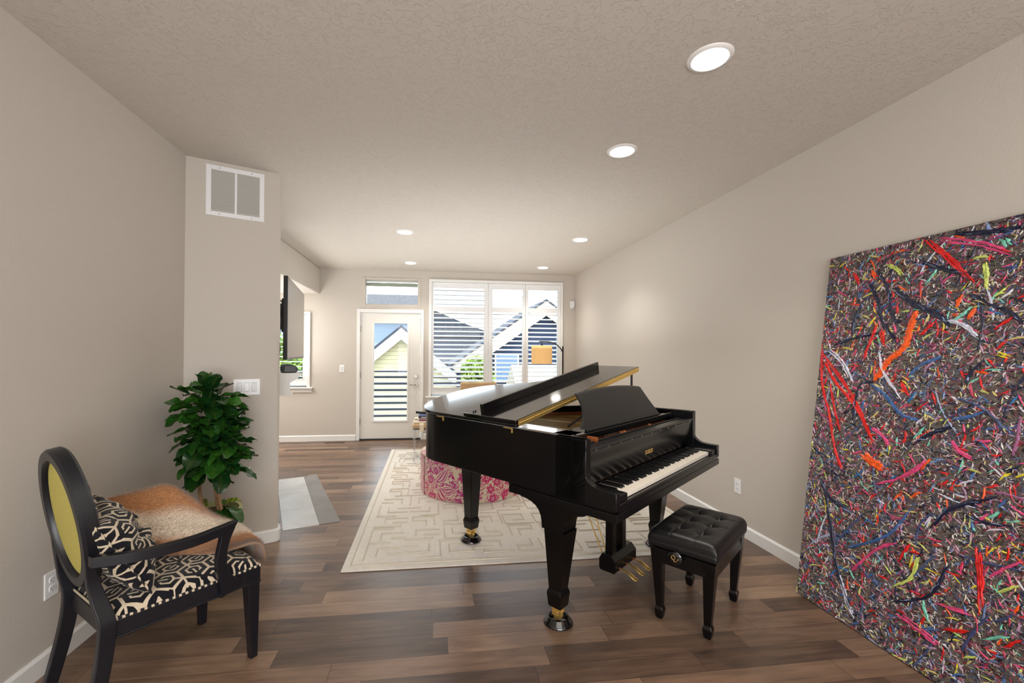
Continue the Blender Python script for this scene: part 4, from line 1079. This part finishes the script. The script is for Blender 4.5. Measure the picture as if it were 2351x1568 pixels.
Fs = [(j*NA+i, j*NA+(i+1)%NA, (j+1)*NA+(i+1)%NA, (j+1)*NA+i) for j in range(NZ-1) for i in range(NA)]
mb = MB().add(Vx, Fs); mb.col = colr2.reshape(-1,3); mb.build('side_cover', MT['ott'], ot, smooth=180)
NR2 = 40; vs = []; cl = []; fs = []
for j in range(NR2+1):
    rr_ = (orad-.012)*(1-j/NR2); 
    for i in range(0, NA, 4): a = 2*PI*i/NA; vs.append((rr_*math.cos(a), rr_*math.sin(a), oh+.03*(1-(rr_/orad)**4))); cl.append(colr2[int((j*2.4)) % NZ, i])
n4 = NA//4
for j in range(NR2):
    for i in range(n4): fs.append((j*n4+i, j*n4+(i+1)%n4, (j+1)*n4+(i+1)%n4, (j+1)*n4+i))
mb = MB().add(vs, fs); mb.col = np.array(cl); mb.build('seat_top', MT['ott'], ot, smooth=180)
MB().tube([((orad-.004)*math.cos(2*PI*k/96), (orad-.004)*math.sin(2*PI*k/96), oh-.002) for k in range(97)], .005, 8).build('piping', MT['tanfab'], ot, smooth=60)
MB().lathe([(orad-.004,0),(orad-.004,-.003),(.0005,-.003)], (0,0,.004), 96, False).build('base_rim', MT['matte_black'], ot)
sa_ = 3.55
MB().tube([((orad+.001)*math.cos(sa_), (orad+.001)*math.sin(sa_), z) for z in (.0, .2, oh-.01)], .003, 6).build('side_seam', mat('seam_shadow', (96,20,60), .9, bmp=(200,.1)), ot)

# ------------------------------------------------ acrylic bench, things on it
ab = thing('acrylic_bench', 'tan cushioned bench on clear acrylic legs beyond the tail of the piano', 'bench', (.13, 5.80, .009))
MB().box(-.38, .38, -.22, .22, .425, .485).build('cushion', MT['tanfab'], ab, smooth=40, bevel=.024, seg=4)
MB().box(-.37, .37, -.21, .21, .405, .425).build('acrylic_apron', MT['acrylic'], ab, smooth=0, bevel=.003)
for x in (-.365, .345): 
    for y in (-.21, .19): MB().frustum((x+.01, y+.01, 0),(.009,.009),(x+.01, y+.01,.405),(.012,.012)).build('leg', MT['acrylic'], ab, smooth=0, bevel=.002)
zt = .009+.486
rn = thing('bench_runner', 'cream woven runner hanging over the front of the tan bench', 'runner', (-.10, 5.80, 0))
mb = MB(); sec = [(-.20,.40),(-.236,.40),(-.236,zt-.01),(-.22,zt+.006),(.22,zt+.006),(.22,zt),(-.215,zt),(-.228,zt-.01)]
MB().prism([(-.228,.395),(-.234,.395),(-.234,zt-.012),(-.218,zt+.006),(.20,zt+.006),(.20,zt),(-.214,zt),(-.228,zt-.016)], 0, -.055, .0).build('runner_cloth', MT['creamfab'], rn, smooth=30)
MB().box(-.13, .22, -.20, .19, zt+.0005, zt+.028).build('tray_pad', MT['creamfab'], rn, smooth=30, bevel=.008)
def book(x0, x1, y0, y1, z0, z1, rgb, label, nm='book', rz=0):
    t = thing(nm, label, 'book', ((x0+x1)/2, (y0+y1)/2, z0), rz, 'books stacked on the tan bench')
    a, b, h = (x1-x0)/2, (y1-y0)/2, z1-z0; m_ = mat('cover_'+nm+str(int(z0*1000)), rgb, .35, bmp=(200,.03))
    MB().box(-a, a, -b, b, 0, .003).box(-a, a, -b, b, h-.003, h).box(-a, a, -b, -b+.003, 0, h).build('cover', m_, t, smooth=0, bevel=.001)
    MB().box(-a+.003, a-.004, -b+.003, b-.004, .003, h-.003).build('pages', mat('pages'+str(int(z0*1000)), (238,234,224), .9, bmp=(400,.2)), t, smooth=0)
    return t
z = zt+.029
book(-.165, .10, 5.64, 5.84, z, z+.016, (150,60,120), 'purple book at the bottom of the stack on the tan bench')
book(-.165, .10, 5.64, 5.84, z+.0165, z+.036, (224,190,186), 'pale pink book above the purple one on the tan bench', rz=0)
t = book(-.17, .10, 5.63, 5.84, z+.0365, z+.062, (26,28,34), 'black book with a white title in the stack on the tan bench')
MB().box(-.10, .03, -.1062, -.1052, .008, .017).build('spine_title', MT['plate'], t, smooth=0)
book(-.165, .10, 5.64, 5.84, z+.0625, z+.085, (128,146,196), 'blue book on top of the stack on the tan bench')
bx = thing('candle_cup', 'small white cup with dark rim at the left end of the tan bench', 'cup', (-.20, 5.72, zt+.0006))
MB().lathe([(.018,0),(.022,.004),(.022,.04),(.019,.04),(.018,.006),(.0005,.006)], n=24).build('cup_body', MT['plate'], bx, smooth=50)
MB().lathe([(.0225,.036),(.0225,.042),(.019,.042)], n=24, caps=False).build('cup_rim', MT['matte_black'], bx, smooth=50)
ob_ = thing('dark_tray', 'dark pointed tray resting on the blue book at the tail of the piano', 'tray', (.0, 5.74, z+.0855))
MB().prism([(-.21,.0),(-.08,-.085),(.12,-.085),(.14,.085),(-.05,.085)], 2, 0, .006).prism([(-.21,.0),(-.08,-.085),(.12,-.085),(.12,-.079),(-.08,-.079),(-.20,.0)], 2, .006, .03).build('tray_body', MT['matte_black'], ob_, smooth=0, bevel=.002)

# ------------------------------------------------ tan chair by the window
tc = thing('upholstered_chair', 'tan velvet upholstered chair facing away in front of the shuttered window', 'chair', (.67, 6.36, .009))
MB().box(-.265, .265, -.25, .25, .40, .49).build('seat', MT['tanfab'], tc, smooth=40, bevel=.03, seg=4)
MB().prism([(-.25,.42),(-.17,.42),(-.205,.955),(-.225,.985),(-.245,.99),(-.265,.97)], 0, -.262, .262).build('backrest', MT['tanfab'], tc, smooth=30, bevel=.018, seg=3)
for (x, y) in ((-.22,-.2),(.22,-.2),(.22,.2),(-.22,.2)): MB().frustum((x,y,0.0),.014,(x,y,.41),.022).build('leg', mat('walnut_leg', (70,46,32), .4, bmp=(80,.1)) if 'walnut_leg' not in bpy.data.materials else bpy.data.materials['walnut_leg'], tc, smooth=0, bevel=.003)

# ------------------------------------------------ arc floor lamp
fl = thing('arc_floor_lamp', 'black arc floor lamp with glowing amber drum shade at the window', 'lamp', (2.015, 6.42, 0))
MB().lathe([(.13,0),(.14,.004),(.14,.022),(.13,.028),(.0005,.03)], n=40).build('base', MT['matte_black'], fl, smooth=50)
MB().tube([(0,0,.025),(0,0,1.50)], .0125, 14).tube([(0,0,1.50),(0,0,1.535)], [.017,.006], 12).build('pole', MT['matte_black'], fl)
MB().tube(spline([(0,0,1.43),(-.04,-.0,1.50),(-.12,0,1.565),(-.22,0,1.597),(-.33,0,1.602),(-.38,0,1.600)], 6), .0085, 10).build('arm', MT['matte_black'], fl, smooth=60)
MB().tube([(-.335,0,1.600),(-.335,0,1.545)], .006, 10).tube([(-.335,0,1.56),(-.335,0,1.54)], [.014,.02], 14).tube([(-.335,0,1.54),(-.335,0,1.40)], .018, 14).build('socket', MT['matte_black'], fl)
n = 48; mb = MB()
mb.lathe([(.158,-.14),(.158,.14),(.155,.14),(.155,-.14),(.158,-.14)], n=n, caps=False)
sh = mb.build('lamp_shade', MT['shade'], fl, smooth=40, loc=(-.335, 0, 1.398)); tag(sh, 'glowing amber linen drum shade')
MB().lathe([(.0005,-.03),(.02,-.025),(.03,0),(.02,.025),(.0005,.03)], (-.335,0,1.37), 16).build('bulb', mat('warm_bulb', (255,220,160), .4, emit=(255,190,110), estr=14), fl)

# ------------------------------------------------ painting
pa = thing('abstract_painting', 'huge multicoloured abstract canvas of thick paint strokes leaning on the right wall', 'painting', (2.165, 2.30, 0), 0)
Hp = 2.013; Wp = 1.95; lean = math.atan2(.227, 2.0)
# local frame: s -> -Y (towards the camera), t -> up the leaning plane, d -> out of the canvas (towards the room)
PMx = Matrix(((-math.cos(lean), 0, math.sin(lean), 0), (0, -1, 0, 0), (math.sin(lean), 0, math.cos(lean), 0), (0,0,0,1)))
# columns: local x = outward d, local y = s, local z = t
MB().box(-.033, -.001, 0, Wp, 0.004, Hp).build('stretched_canvas', MT['canvas'] if 'canvas' in MT else m_canvas(), pa, smooth=0, xf=PMx)
pal = {'o':(238,88,24),'r':(214,30,28),'n':(26,30,56),'b':(66,104,160),'w':(206,208,224),'p':(214,74,124),'g':(200,214,110),'t':(120,200,178),'y':(222,206,60)}
STR = [('o',0.022,[(0.487,1.641),(0.474,1.549),(0.456,1.466),(0.397,1.41),(0.368,1.359),(0.325,1.291)]),('o',0.018,[(0.298,0.906),(0.366,0.869),(0.423,0.848)]),('o',0.012,[(0.668,1.699),(0.66,1.644)]),('o',0.012,[(0.722,1.637),(0.704,1.593)]),('r',0.012,[(0.573,1.587),(0.522,1.52)]),('r',0.01,[(0.338,1.563),(0.364,1.467)]),('r',0.01,[(0.323,1.609),(0.29,1.506),(0.266,1.408)]),('r',0.01,[(0.033,1.397),(0.108,1.277),(0.252,1.134),(0.348,0.98)]),('r',0.007,[(0.008,1.497),(0.03,1.263),(0.094,1.089),(0.149,0.9),(0.216,0.769)]),('r',0.007,[(0.078,1.275),(0.125,1.118),(0.171,0.998)]),('r',0.01,[(0.154,1.901),(0.198,1.826)]),('r',0.01,[(0.459,1.296),(0.496,1.224)]),('r',0.01,[(0.58,1.206),(0.535,1.161)]),('r',0.01,[(0.851,1.586),(0.794,1.541)]),('o',0.01,[(0.251,1.906),(0.287,1.838)]),('n',0.01,[(0.242,1.838),(0.31,1.707),(0.337,1.608),(0.429,1.481)]),('n',0.01,[(0.285,1.891),(0.348,1.783),(0.39,1.625),(0.432,1.594)]),('n',0.012,[(0.376,1.775),(0.474,1.688),(0.567,1.63),(0.659,1.555)]),('n',0.012,[(0.486,1.893),(0.606,1.828),(0.711,1.786)]),('n',0.012,[(0.682,1.719),(0.768,1.647),(0.837,1.605),(0.882,1.547)]),('n',0.01,[(0.237,1.738),(0.193,1.642),(0.19,1.517)]),('n',0.012,[(0.085,1.487),(0.197,1.524),(0.329,1.549)]),('n',0.012,[(0.236,1.071),(0.255,1.256),(0.326,1.284)]),('b',0.01,[(0.312,1.283),(0.402,1.211),(0.473,1.136),(0.57,1.117)]),('w',0.012,[(0.054,1.455),(0.138,1.39),(0.215,1.268)]),('b',0.012,[(0.485,1.322),(0.542,1.385),(0.617,1.419)]),('b',0.01,[(0.671,1.139),(0.734,1.161),(0.784,1.189)]),('n',0.014,[(0.542,1.006),(0.603,1.064),(0.689,1.111)]),('n',0.014,[(0.718,1.31),(0.734,1.36),(0.772,1.409)]),('p',0.012,[(0.686,1.055),(0.712,1.012),(0.766,0.989)]),('p',0.012,[(0.339,1.043),(0.401,1.005),(0.432,0.962)]),('p',0.012,[(0.591,0.939),(0.556,0.878),(0.489,0.825)]),('g',0.012,[(0.736,1.84),(0.751,1.764),(0.75,1.706)]),('g',0.01,[(0.333,1.912),(0.387,1.871),(0.417,1.83)]),('g',0.01,[(0.829,1.718),(0.78,1.675)]),('t',0.012,[(0.712,1.647),(0.675,1.607),(0.646,1.585)]),('t',0.01,[(0.564,1.837),(0.526,1.776)]),('t',0.012,[(0.578,1.092),(0.538,1.025)]),('w',0.014,[(0.625,1.593),(0.694,1.562),(0.741,1.511)]),('w',0.01,[(0.338,1.453),(0.369,1.344),(0.467,1.21)]),('p',0.008,[(0.05,1.812),(0.132,1.76)]),('y',0.01,[(0.808,1.436),(0.852,1.422)]),('n',0.01,[(0.055,0.734),(0.164,0.611),(0.286,0.604)]),('n',0.012,[(0.108,0.696),(0.185,0.417),(0.239,0.243),(0.341,0.062)]),('n',0.014,[(0.642,0.652),(0.712,0.759),(0.855,0.859)]),('n',0.014,[(0.515,0.239),(0.656,0.348),(0.71,0.509)]),('n',0.01,[(0.755,0.749),(0.826,0.738),(0.898,0.755)]),('b',0.012,[(0.275,0.39),(0.46,0.534),(0.558,0.703)]),('w',0.012,[(0.239,0.243),(0.303,0.117),(0.35,0.059)]),('p',0.012,[(0.303,0.276),(0.411,0.437),(0.515,0.528)]),('p',0.014,[(0.538,0.203),(0.646,0.181),(0.716,0.161)]),('p',0.012,[(0.842,0.519),(0.892,0.587),(0.944,0.642)]),('p',0.01,[(0.387,0.765),(0.488,0.825),(0.594,0.933)]),('g',0.012,[(0.502,0.305),(0.58,0.388),(0.601,0.497)]),('g',0.012,[(0.881,0.492),(0.95,0.559)]),('r',0.012,[(0.804,0.642),(0.821,0.539),(0.835,0.376)]),('r',0.01,[(0.003,1.45),(0.225,1.198),(0.352,0.974)]),('r',0.012,[(0.721,0.242),(0.801,0.281)]),('r',0.012,[(0.917,0.298),(0.963,0.363)]),('p',0.01,[(0.68,0.335),(0.815,0.358)]),('r',0.012,[(0.523,0.438),(0.56,0.534)]),('t',0.012,[(0.841,0.276),(0.926,0.345)]),('t',0.01,[(0.634,0.322),(0.665,0.233)]),('t',0.012,[(0.787,1.936),(0.82,1.882)]),('n',0.012,[(0.615,1.99),(0.746,1.967),(0.856,1.954)]),('p',0.012,[(0.555,1.985),(0.718,1.921),(0.836,1.847)]),('r',0.012,[(0.497,2.008),(0.612,1.877),(0.711,1.741)])]
rng.seed(9)
PV = []; PF = []; PC = []
def stroke(pts, w, rgb, h, jit=.18, rough=1.0):
    n_ = len(pts); b0 = len(PV); c0 = np.array(lin(rgb))
    K = 5
    for i, p in enumerate(pts):
        a = pts[max(i-1,0)]; b = pts[min(i+1,n_-1)]; t = np.array([b[0]-a[0], b[1]-a[1]]); t = t/(np.linalg.norm(t)+1e-9); nn = np.array([-t[1], t[0]])
        e = min(1, (min(i, n_-1-i)+.35)/1.5); ww = w*e*rng.uniform(.7,1.25)
        off = rng.uniform(-.15,.15)*w
        for k in range(K):
            s_ = k/(K-1)*2-1; q = np.array(p)+nn*(ww*.5*s_+off)+t*rng.uniform(-.2,.2)*w*rough*.5
            hh = h*(1-abs(s_)**3)*(rng.uniform(.45,1.0))*e+.0006 if abs(s_) < 1 else -.0008
            q0 = min(max(q[0], .001), Wp-.001); q1 = min(max(q[1], .006), Hp-.001)
            PV.append((hh, q0, q1)); PC.append(np.clip(c0*(1+jit*rng.uniform(-1.6,1.4)), 0, 1))
    for i in range(n_-1):
        for k in range(K-1): a = b0+i*K+k; PF.append((a,a+1,a+K+1,a+K))
def small(n_, lmin, lmax, wmin, wmax, cols, hmax, bias=.0):
    for _ in range(n_):
        s_, t_ = rng.uniform(0, Wp), rng.uniform(0, Hp)
        if s_ > 1.25 and rng.random() < .45: continue
        L = rng.uniform(lmin, lmax); an = rng.choice([rng.gauss(.35, .5), rng.gauss(-.6,.5), rng.gauss(1.3,.4)]); cv = rng.uniform(-.5,.5)
        m_ = max(3, int(L/.011)); pts = []
        for i in range(m_):
            u_ = i/(m_-1)-.5; a_ = an+cv*u_; pts.append((s_+L*u_*math.cos(a_), t_+L*u_*math.sin(a_)))
        stroke(pts, rng.uniform(wmin, wmax), rng.choice(cols), rng.uniform(.002, hmax))
mut = [(20,18,22),(34,28,30),(26,22,24),(58,48,44),(224,218,210),(196,190,180),(96,84,72),(132,116,98),(70,66,88),(150,140,140),(206,200,196),(110,52,66),(150,84,104),(60,72,104),(118,110,86),(40,44,58),(222,216,208),(164,120,132),(90,90,100),(176,168,148),(46,36,34)]
small(25000, .009, .030, .003, .008, mut, .0035)
viv = [pal['r'],pal['r'],pal['r'],pal['o'],pal['p'],pal['p'],(190,60,90),(176,140,170),pal['b'],(110,140,190),pal['t'],pal['g'],pal['y'],(206,190,120),(210,206,220),pal['n'],(140,70,110),(36,110,170)]
small(5200, .014, .045, .005, .010, [(150,56,76),(176,92,116),(70,86,136),(104,124,166),(186,150,168),(150,140,170),(126,40,52),(196,120,140),(88,92,60),(190,178,120),(40,44,84)], .004)
small(1900, .025, .07, .006, .012, viv, .005)
small(1300, .012, .03, .004, .008, viv, .004)
small(110, .10, .22, .007, .013, [pal['n'],(70,84,120),(60,70,110),(190,196,214),(150,160,190),(150,90,130)], .005)
for (cc, w_3, pts) in STR:
    P_ = spline([(p[0], p[1]) for p in pts], 7)
    for q_ in range(5):
        oo = rng.uniform(-.8,.8)*w_3; a_ = rng.randrange(0, 3); b_ = len(P_)-rng.randrange(0, 3)
        stroke([(p[0]+oo*.6+rng.uniform(-.002,.002), p[1]+oo*.8+rng.uniform(-.002,.002)) for p in P_[a_:b_]], w_3*rng.uniform(.8,1.3)*(1 if cc == 'o' else .72), pal[cc], .006, .32)
    if cc == 'n' or cc == 'b': [stroke([(p[0]+rng.uniform(-.008,.008), p[1]+rng.uniform(-.006,.006)) for p in P_[i_:i_+5]], w_3*.5, (130,146,186), .007, .5) for i_ in range(1, len(P_)-6, 7)]
mb = MB(); mb.v = PV; mb.f = PF; mb.col = np.array(PC)
mb.build('paint_strokes', attr_mat('thick_oil_paint', .32, (260,.5,.003), .5), pa, smooth=60, xf=PMx)

# ------------------------------------------------ outside
def outside():
    g = MB().box(-40, 40, YB+.2, 60, -3.2, -3.0).build('ground', mat('lawn_ground', (90,100,66), .95, var=.3, varscale=1.5, bmp=(4,.5)), None, smooth=0); g['kind'] = 'structure'
    dk_ = thing('deck', 'grey boarded balcony deck outside the glazed door', 'deck', (0, YB+.95, -.12))
    MB().box(-4.5, 3.6, -.78, .85, -.15, 0).build('deck_boards', mat('deck_grey', (200,198,192), .7, bmp=(20,.2)), dk_, smooth=0)
    rl = thing('balcony_railing', 'balcony railing of horizontal dark slats outside the glazed door', 'railing', (0, YB+1.72, -.12))
    sl = None
    for k in range(7):
        z = .26+k*.130
        MB().box(-4.4, .55, -.012, .012, z-.022, z+.022).build('slat', mat('railing_charcoal', (40,46,60), .5, bmp=(80,.05)) if k == 0 else bpy.data.materials['railing_charcoal'], rl, smooth=0, bevel=.003)
    for x in (-4.4, -1.62, .55): MB().box(x-.045, x+.045, .012, .10, 0, 1.14).build('post', bpy.data.materials['railing_charcoal'], rl, smooth=0, bevel=.004)
    MB().box(-4.45, .6, -.04, .10, 1.14, 1.17).build('top_rail', bpy.data.materials['railing_charcoal'], rl, smooth=0, bevel=.004)
    # cream gabled house: ridge runs away from us
    def gable(name, label, x, y, za, half, run, depth, wallm, roofm, trimm, zb=-3.0, fw=.28):
        """gable facing -Y, apex (x,y,za); roof falls half horizontally by run"""
        t = thing(name, label, 'building', (x, y, zb)); h = za-zb
        MB().prism([(-half+.25,0),(half-.25,0),(half-.25,h-run+.1),(0,h-.16),(-half+.25,h-run+.1)], 1, 0, depth).build('wall', wallm, t, smooth=0)
        for s_ in (-1, 1):
            MB().prism([(0,h),(s_*half,h-run),(s_*half,h-run-.10),(0,h-.10)], 1, -.35, depth).build('roof_slope', roofm, t, smooth=0)
            MB().prism([(0,h-.10),(s_*half,h-run-.10),(s_*half,h-run-.10-fw),(0,h-.10-fw)], 1, -.32, -.27).build('fascia', trimm, t, smooth=0)
        return t
    ws = m_siding('cream_lap_siding', (190,182,150)); gr = m_siding('blue_grey_siding', (146,160,182)); nv = m_siding('navy_siding', (26,44,72)); dg = m_siding('slate_siding', (52,64,84))
    wt = mat('white_fascia', (205,205,208), .5, bmp=(50,.05)); tanr = m_roof('tan_shingles', (150,136,120), (166,154,140)); grr = m_roof('grey_shingles', (66,64,66), (84,81,80)); dkr = m_roof('dark_shingles', (44,48,58), (58,62,72)); tt_ = mat('tan_fascia', (172,162,148), .6, bmp=(50,.05))
    gable('cream_house', 'cream gabled house with white fascia seen through the glass door', -1.11, 16, 2.42, 2.6, 2.18, 4, ws, dkr, wt, fw=.42)
    # long house behind with pale grey shingle roof
    t = thing('long_house', 'blue-grey house with long pale shingle roof beyond the cream house', 'building', (-4, 33, -3))
    MB().box(-10, 3.0, 0, 6, 0, 7.2).build('wall', gr, t, smooth=0)
    MB().prism([(-.6,7.1),(-.6,7.27),(3.2,9.25),(7,7.15),(7,6.95)], 0, -10.5, 3.3).build('roof', grr, t, smooth=0)
    MB().box(-10.5, 3.3, -.64, -.58, 6.97, 7.27).build('gutter', wt, t, smooth=0)
    gable('navy_house', 'navy gabled house with tan fascia filling the right of the shuttered window', 5.53, 20.6, 4.09, 5.6, 3.9, 5, nv, dkr, tt_, fw=.72)
    t = bpy.data.objects['navy_house']
    for (x, z_, w_, h_2) in ((-1.9,3.0,1.2,1.4),(1.2,3.4,1.2,1.5),(-2.8,1.2,1.0,1.4)):
        f_ = MB().box(x-w_/2, x+w_/2, -.06, .0, z_, z_+h_2).build('window', wt, t, smooth=0, bevel=.01)
        MB().box(x-w_/2+.08, x+w_/2-.08, -.07, -.055, z_+.08, z_+h_2-.08).build('pane', mat('dark_reflecting_pane', (96,120,150), .1, bmp=(2,.02)) if 'dark_reflecting_pane' not in bpy.data.materials else bpy.data.materials['dark_reflecting_pane'], f_, smooth=0)
    t = thing('tan_roof_house', 'low house with pale tan shingle roof in front of the navy house', 'building', (4.4, 12.0, -3))
    MB().box(-1.6, 4.5, 0, 2.6, 0, 2.7).build('wall', ws, t, smooth=0)
    MB().prism([(-.4,2.6),(-.4,2.75),(1.4,4.05),(3.0,2.8),(3.0,2.6)], 0, -1.9, 4.8).build('roof', tanr, t, smooth=0)
    t = thing('slate_house', 'dark slate house behind the left shutter panel', 'building', (1.2, 27, -3))
    MB().box(-2.4, 2.6, 0, 4, 0, 5.6).build('wall', dg, t, smooth=0)
    MB().prism([(-2.9,5.5),(3.1,5.5),(1.0,6.2),(-1.4,7.2)], 1, -.4, 4.4).build('roof', dkr, t, smooth=0)
    # trees
    def conifer(x, y, h_, rad_, label, k):
        t = thing('conifer_tree', label, 'tree', (x, y, -3), 0, 'conifers on the skyline')
        MB().tube([(0,0,0),(0,0,h_*.95)], [.18,.03], 8).build('trunk', MT['bark'], t)
        r3 = random.Random(k); mb = MB()
        for i in range(900):
            f_ = r3.random()**.7; z_ = h_*(.12+.88*f_); r_ = rad_*(1-f_)*(.6+.4*abs(math.sin(f_*40)))+.03; a = r3.uniform(0, 6.28); L = rad_*.30
            p = Vector((r_*math.cos(a)*r3.uniform(.4,1), r_*math.sin(a)*r3.uniform(.4,1), z_)); d = Vector((math.cos(a)*L, math.sin(a)*L, -L*.45)); s_ = Vector((-math.sin(a), math.cos(a), 0))*L*.3
            mb.add([p-s_, p+s_, p+d], [(0,1,2)])
        mb.build('crown', m_leafcloud('conifer_needles', (22,42,38), (50,76,64)) if 'conifer_needles' not in bpy.data.materials else bpy.data.materials['conifer_needles'], t, smooth=0)
    conifer(6.1, 46, 8.3, 1.3, 'tall dark conifer above the rooftops in the middle shutter panel', 1)
    conifer(8.9, 49, 7.9, 1.2, 'second dark conifer right of the tallest one', 2)
    conifer(1.6, 46, 8.0, 1.6, 'dark conifer above the rooftops in the left shutter panel', 3)
    conifer(-1.9, 45, 8.2, 1.7, 'broad dark conifer at the left of the skyline', 4)
    conifer(11.6, 48, 8.0, 1.0, 'slim dark conifer at the right of the skyline', 5)
    def bush(x, y, z_, s_, n_, label, a_, b_, nm, mname):
        t = thing(nm, label, 'tree', (x, y, -3)); r3 = random.Random(int(x*10)+77); mb = MB(); tops = z_+3
        MB().tube([(0,0,0),(0,0,tops)], [.09,.03], 8).build('trunk', MT['bark'], t)
        for i in range(n_):
            a = r3.uniform(0, 6.28); q = math.acos(r3.uniform(-1,1)); rr_ = s_*(r3.random()**.45)
            p = Vector((rr_*math.sin(q)*math.cos(a), rr_*math.sin(q)*math.sin(a), tops+rr_*math.cos(q)*1.25)); sz = r3.uniform(.05,.11)
            e1_ = Vector((r3.uniform(-1,1), r3.uniform(-1,1), r3.uniform(-1,1))).normalized(); e2_ = e1_.orthogonal().normalized()
            mb.add([p-e1_*sz, p+e2_*sz*.5, p+e1_*sz, p-e2_*sz*.5], [(0,1,2,3)])
        mb.build('crown', m_leafcloud(mname, a_, b_), t, smooth=0)
    bush(1.22, 11.5, .72, .50, 1800, 'bright green tree in front of the slate house behind the left shutters', (70,100,24), (130,148,50), 'leafy_tree', 'lime_leaves')
    bush(-3.1, 10.4, .75, .95, 3600, 'bright green tree outside the far left window', (50,96,22), (130,156,48), 'leafy_tree', 'garden_leaves')
    bush(-5.6, 10.8, .7, .95, 2600, 'darker green tree further left outside the far left window', (34,74,20), (84,118,38), 'leafy_tree', 'garden_leaves_dark')
outside()

# ------------------------------------------------ light
w = bpy.data.worlds.new('sky'); bpy.context.scene.world = w; w.use_nodes = True; nt = w.node_tree; bg = nt.nodes['Background']
tcn = nt.nodes.new('ShaderNodeTexCoord'); sx = node(nt, 'ShaderNodeSeparateXYZ', Vector=tcn.outputs['Generated'])
rc_ = ramp(nt, sx.outputs[2], [(.0, (1.0,1.0,1.0)), (.35, (.80,.90,1.0)), (1, (.55,.75,1.0))])
nt.links.new(rc_, bg.inputs[0]); bg.inputs[1].default_value = 2.7
def light(name, typ, loc, rot, energy, size=None, col=(1,1,1)):
    l = bpy.data.lights.new(name, typ); l.energy = energy; l.color = col
    if typ == 'AREA': l.shape = 'RECTANGLE'; l.size, l.size_y = size
    o = bpy.data.objects.new(name, l); C.objects.link(o); o.location = loc; o.rotation_euler = tuple(R(a) for a in rot); return o
s_ = light('sun', 'SUN', (0,-5,12), (0,0,0), 3.2, col=(1,.97,.92)); s_.rotation_euler = Vector((-.45,.30,-.84)).to_track_quat('-Z','Y').to_euler(); s_.data.angle = R(1)
light('ceiling_fill_up', 'AREA', (.35, 5.0, 1.50), (180, 0, 0), 18, (3.0, 3.2), (.97,.99,1.0))  # added fill without a fixture, brightens the far ceiling
# added fill behind the camera, in front of a wall without windows
light('rear_fill', 'AREA', (.3, YF+.06, 1.5), (90, 0, 0), 62, (3.2, 1.9), (.98,.985,1.0))
light('rear_fill_up', 'AREA', (.4, -1.2, 1.0), (180-28, 0, 0), 16, (1.6, 1.2), (1,.99,.97))  # added unseen fill tilted up at the ceiling, no flash unit
light('rear_fill_down', 'AREA', (.35, -.9, 2.70), (0, 0, 0), 22, (2.6, 2.0), (1,.97,.93))  # added unseen fill under the ceiling, shining down
light('nook_fill_down', 'AREA', (-3.0, 6.0, 2.32), (0, 0, 0), 24, (1.2, 1.2), (1,.99,.96))  # added fill hidden in the nook, no fixture there
light('nook_fill_up', 'AREA', (-2.9, 6.1, 1.0), (180, 0, 0), 22, (1.2, 1.4), (1,.99,.96))  # added hidden fill that brightens the underside of the nook ceiling
for (x, y), lb in cans:
    o = light('can_light', 'SPOT', (x, y, H-.03), (0,0,0), 22, col=(1,.93,.84)); o.data.spot_size = R(120); o.data.spot_blend = .8; o.data.shadow_soft_size = .07
o = light('lamp_glow', 'POINT', (1.68, 6.42, 1.37), (0,0,0), 3, col=(1,.75,.45)); o.data.shadow_soft_size = .04

# ------------------------------------------------ camera (solved from the photograph)
yaw, pitch, roll, f, h = .125338, .006203, .006425, 978.829273, 1.414934
CXp, CYp = 1115.3216, 804.915
cy, sy, cp, sp2 = math.cos(yaw), math.sin(yaw), math.cos(pitch), math.sin(pitch)
fw = Vector((sy*cp, cy*cp, sp2)); r_ = Vector((cy, -sy, 0)); u_ = r_.cross(fw)
cr, sr = math.cos(roll), math.sin(roll); r2_ = r_*cr+u_*sr; u2_ = -r_*sr+u_*cr
cam = bpy.data.cameras.new('camera'); co_ = bpy.data.objects.new('camera', cam); C.objects.link(co_)
co_.matrix_world = Matrix(((r2_[0],u2_[0],-fw[0],0),(r2_[1],u2_[1],-fw[1],0),(r2_[2],u2_[2],-fw[2],h),(0,0,0,1)))
cam.sensor_width = 36; cam.lens = f/2351*36; cam.shift_x = (2351/2-CXp)/2351; cam.shift_y = (CYp-784)/2351; cam.clip_start = .05; cam.clip_end = 200
sc = bpy.context.scene; sc.camera = co_
sc.view_settings.view_transform = 'Standard'; sc.view_settings.exposure = .97; sc.view_settings.look = 'None'
cyc = sc.cycles; cyc.max_bounces = 7; cyc.diffuse_bounces = 4; cyc.glossy_bounces = 3; cyc.transmission_bounces = 5; cyc.transparent_max_bounces = 10
cyc.use_denoising = True; cyc.sample_clamp_indirect = 4; cyc.caustics_reflective = False; cyc.caustics_refractive = False
cyc.use_adaptive_sampling = True; cyc.adaptive_threshold = .02
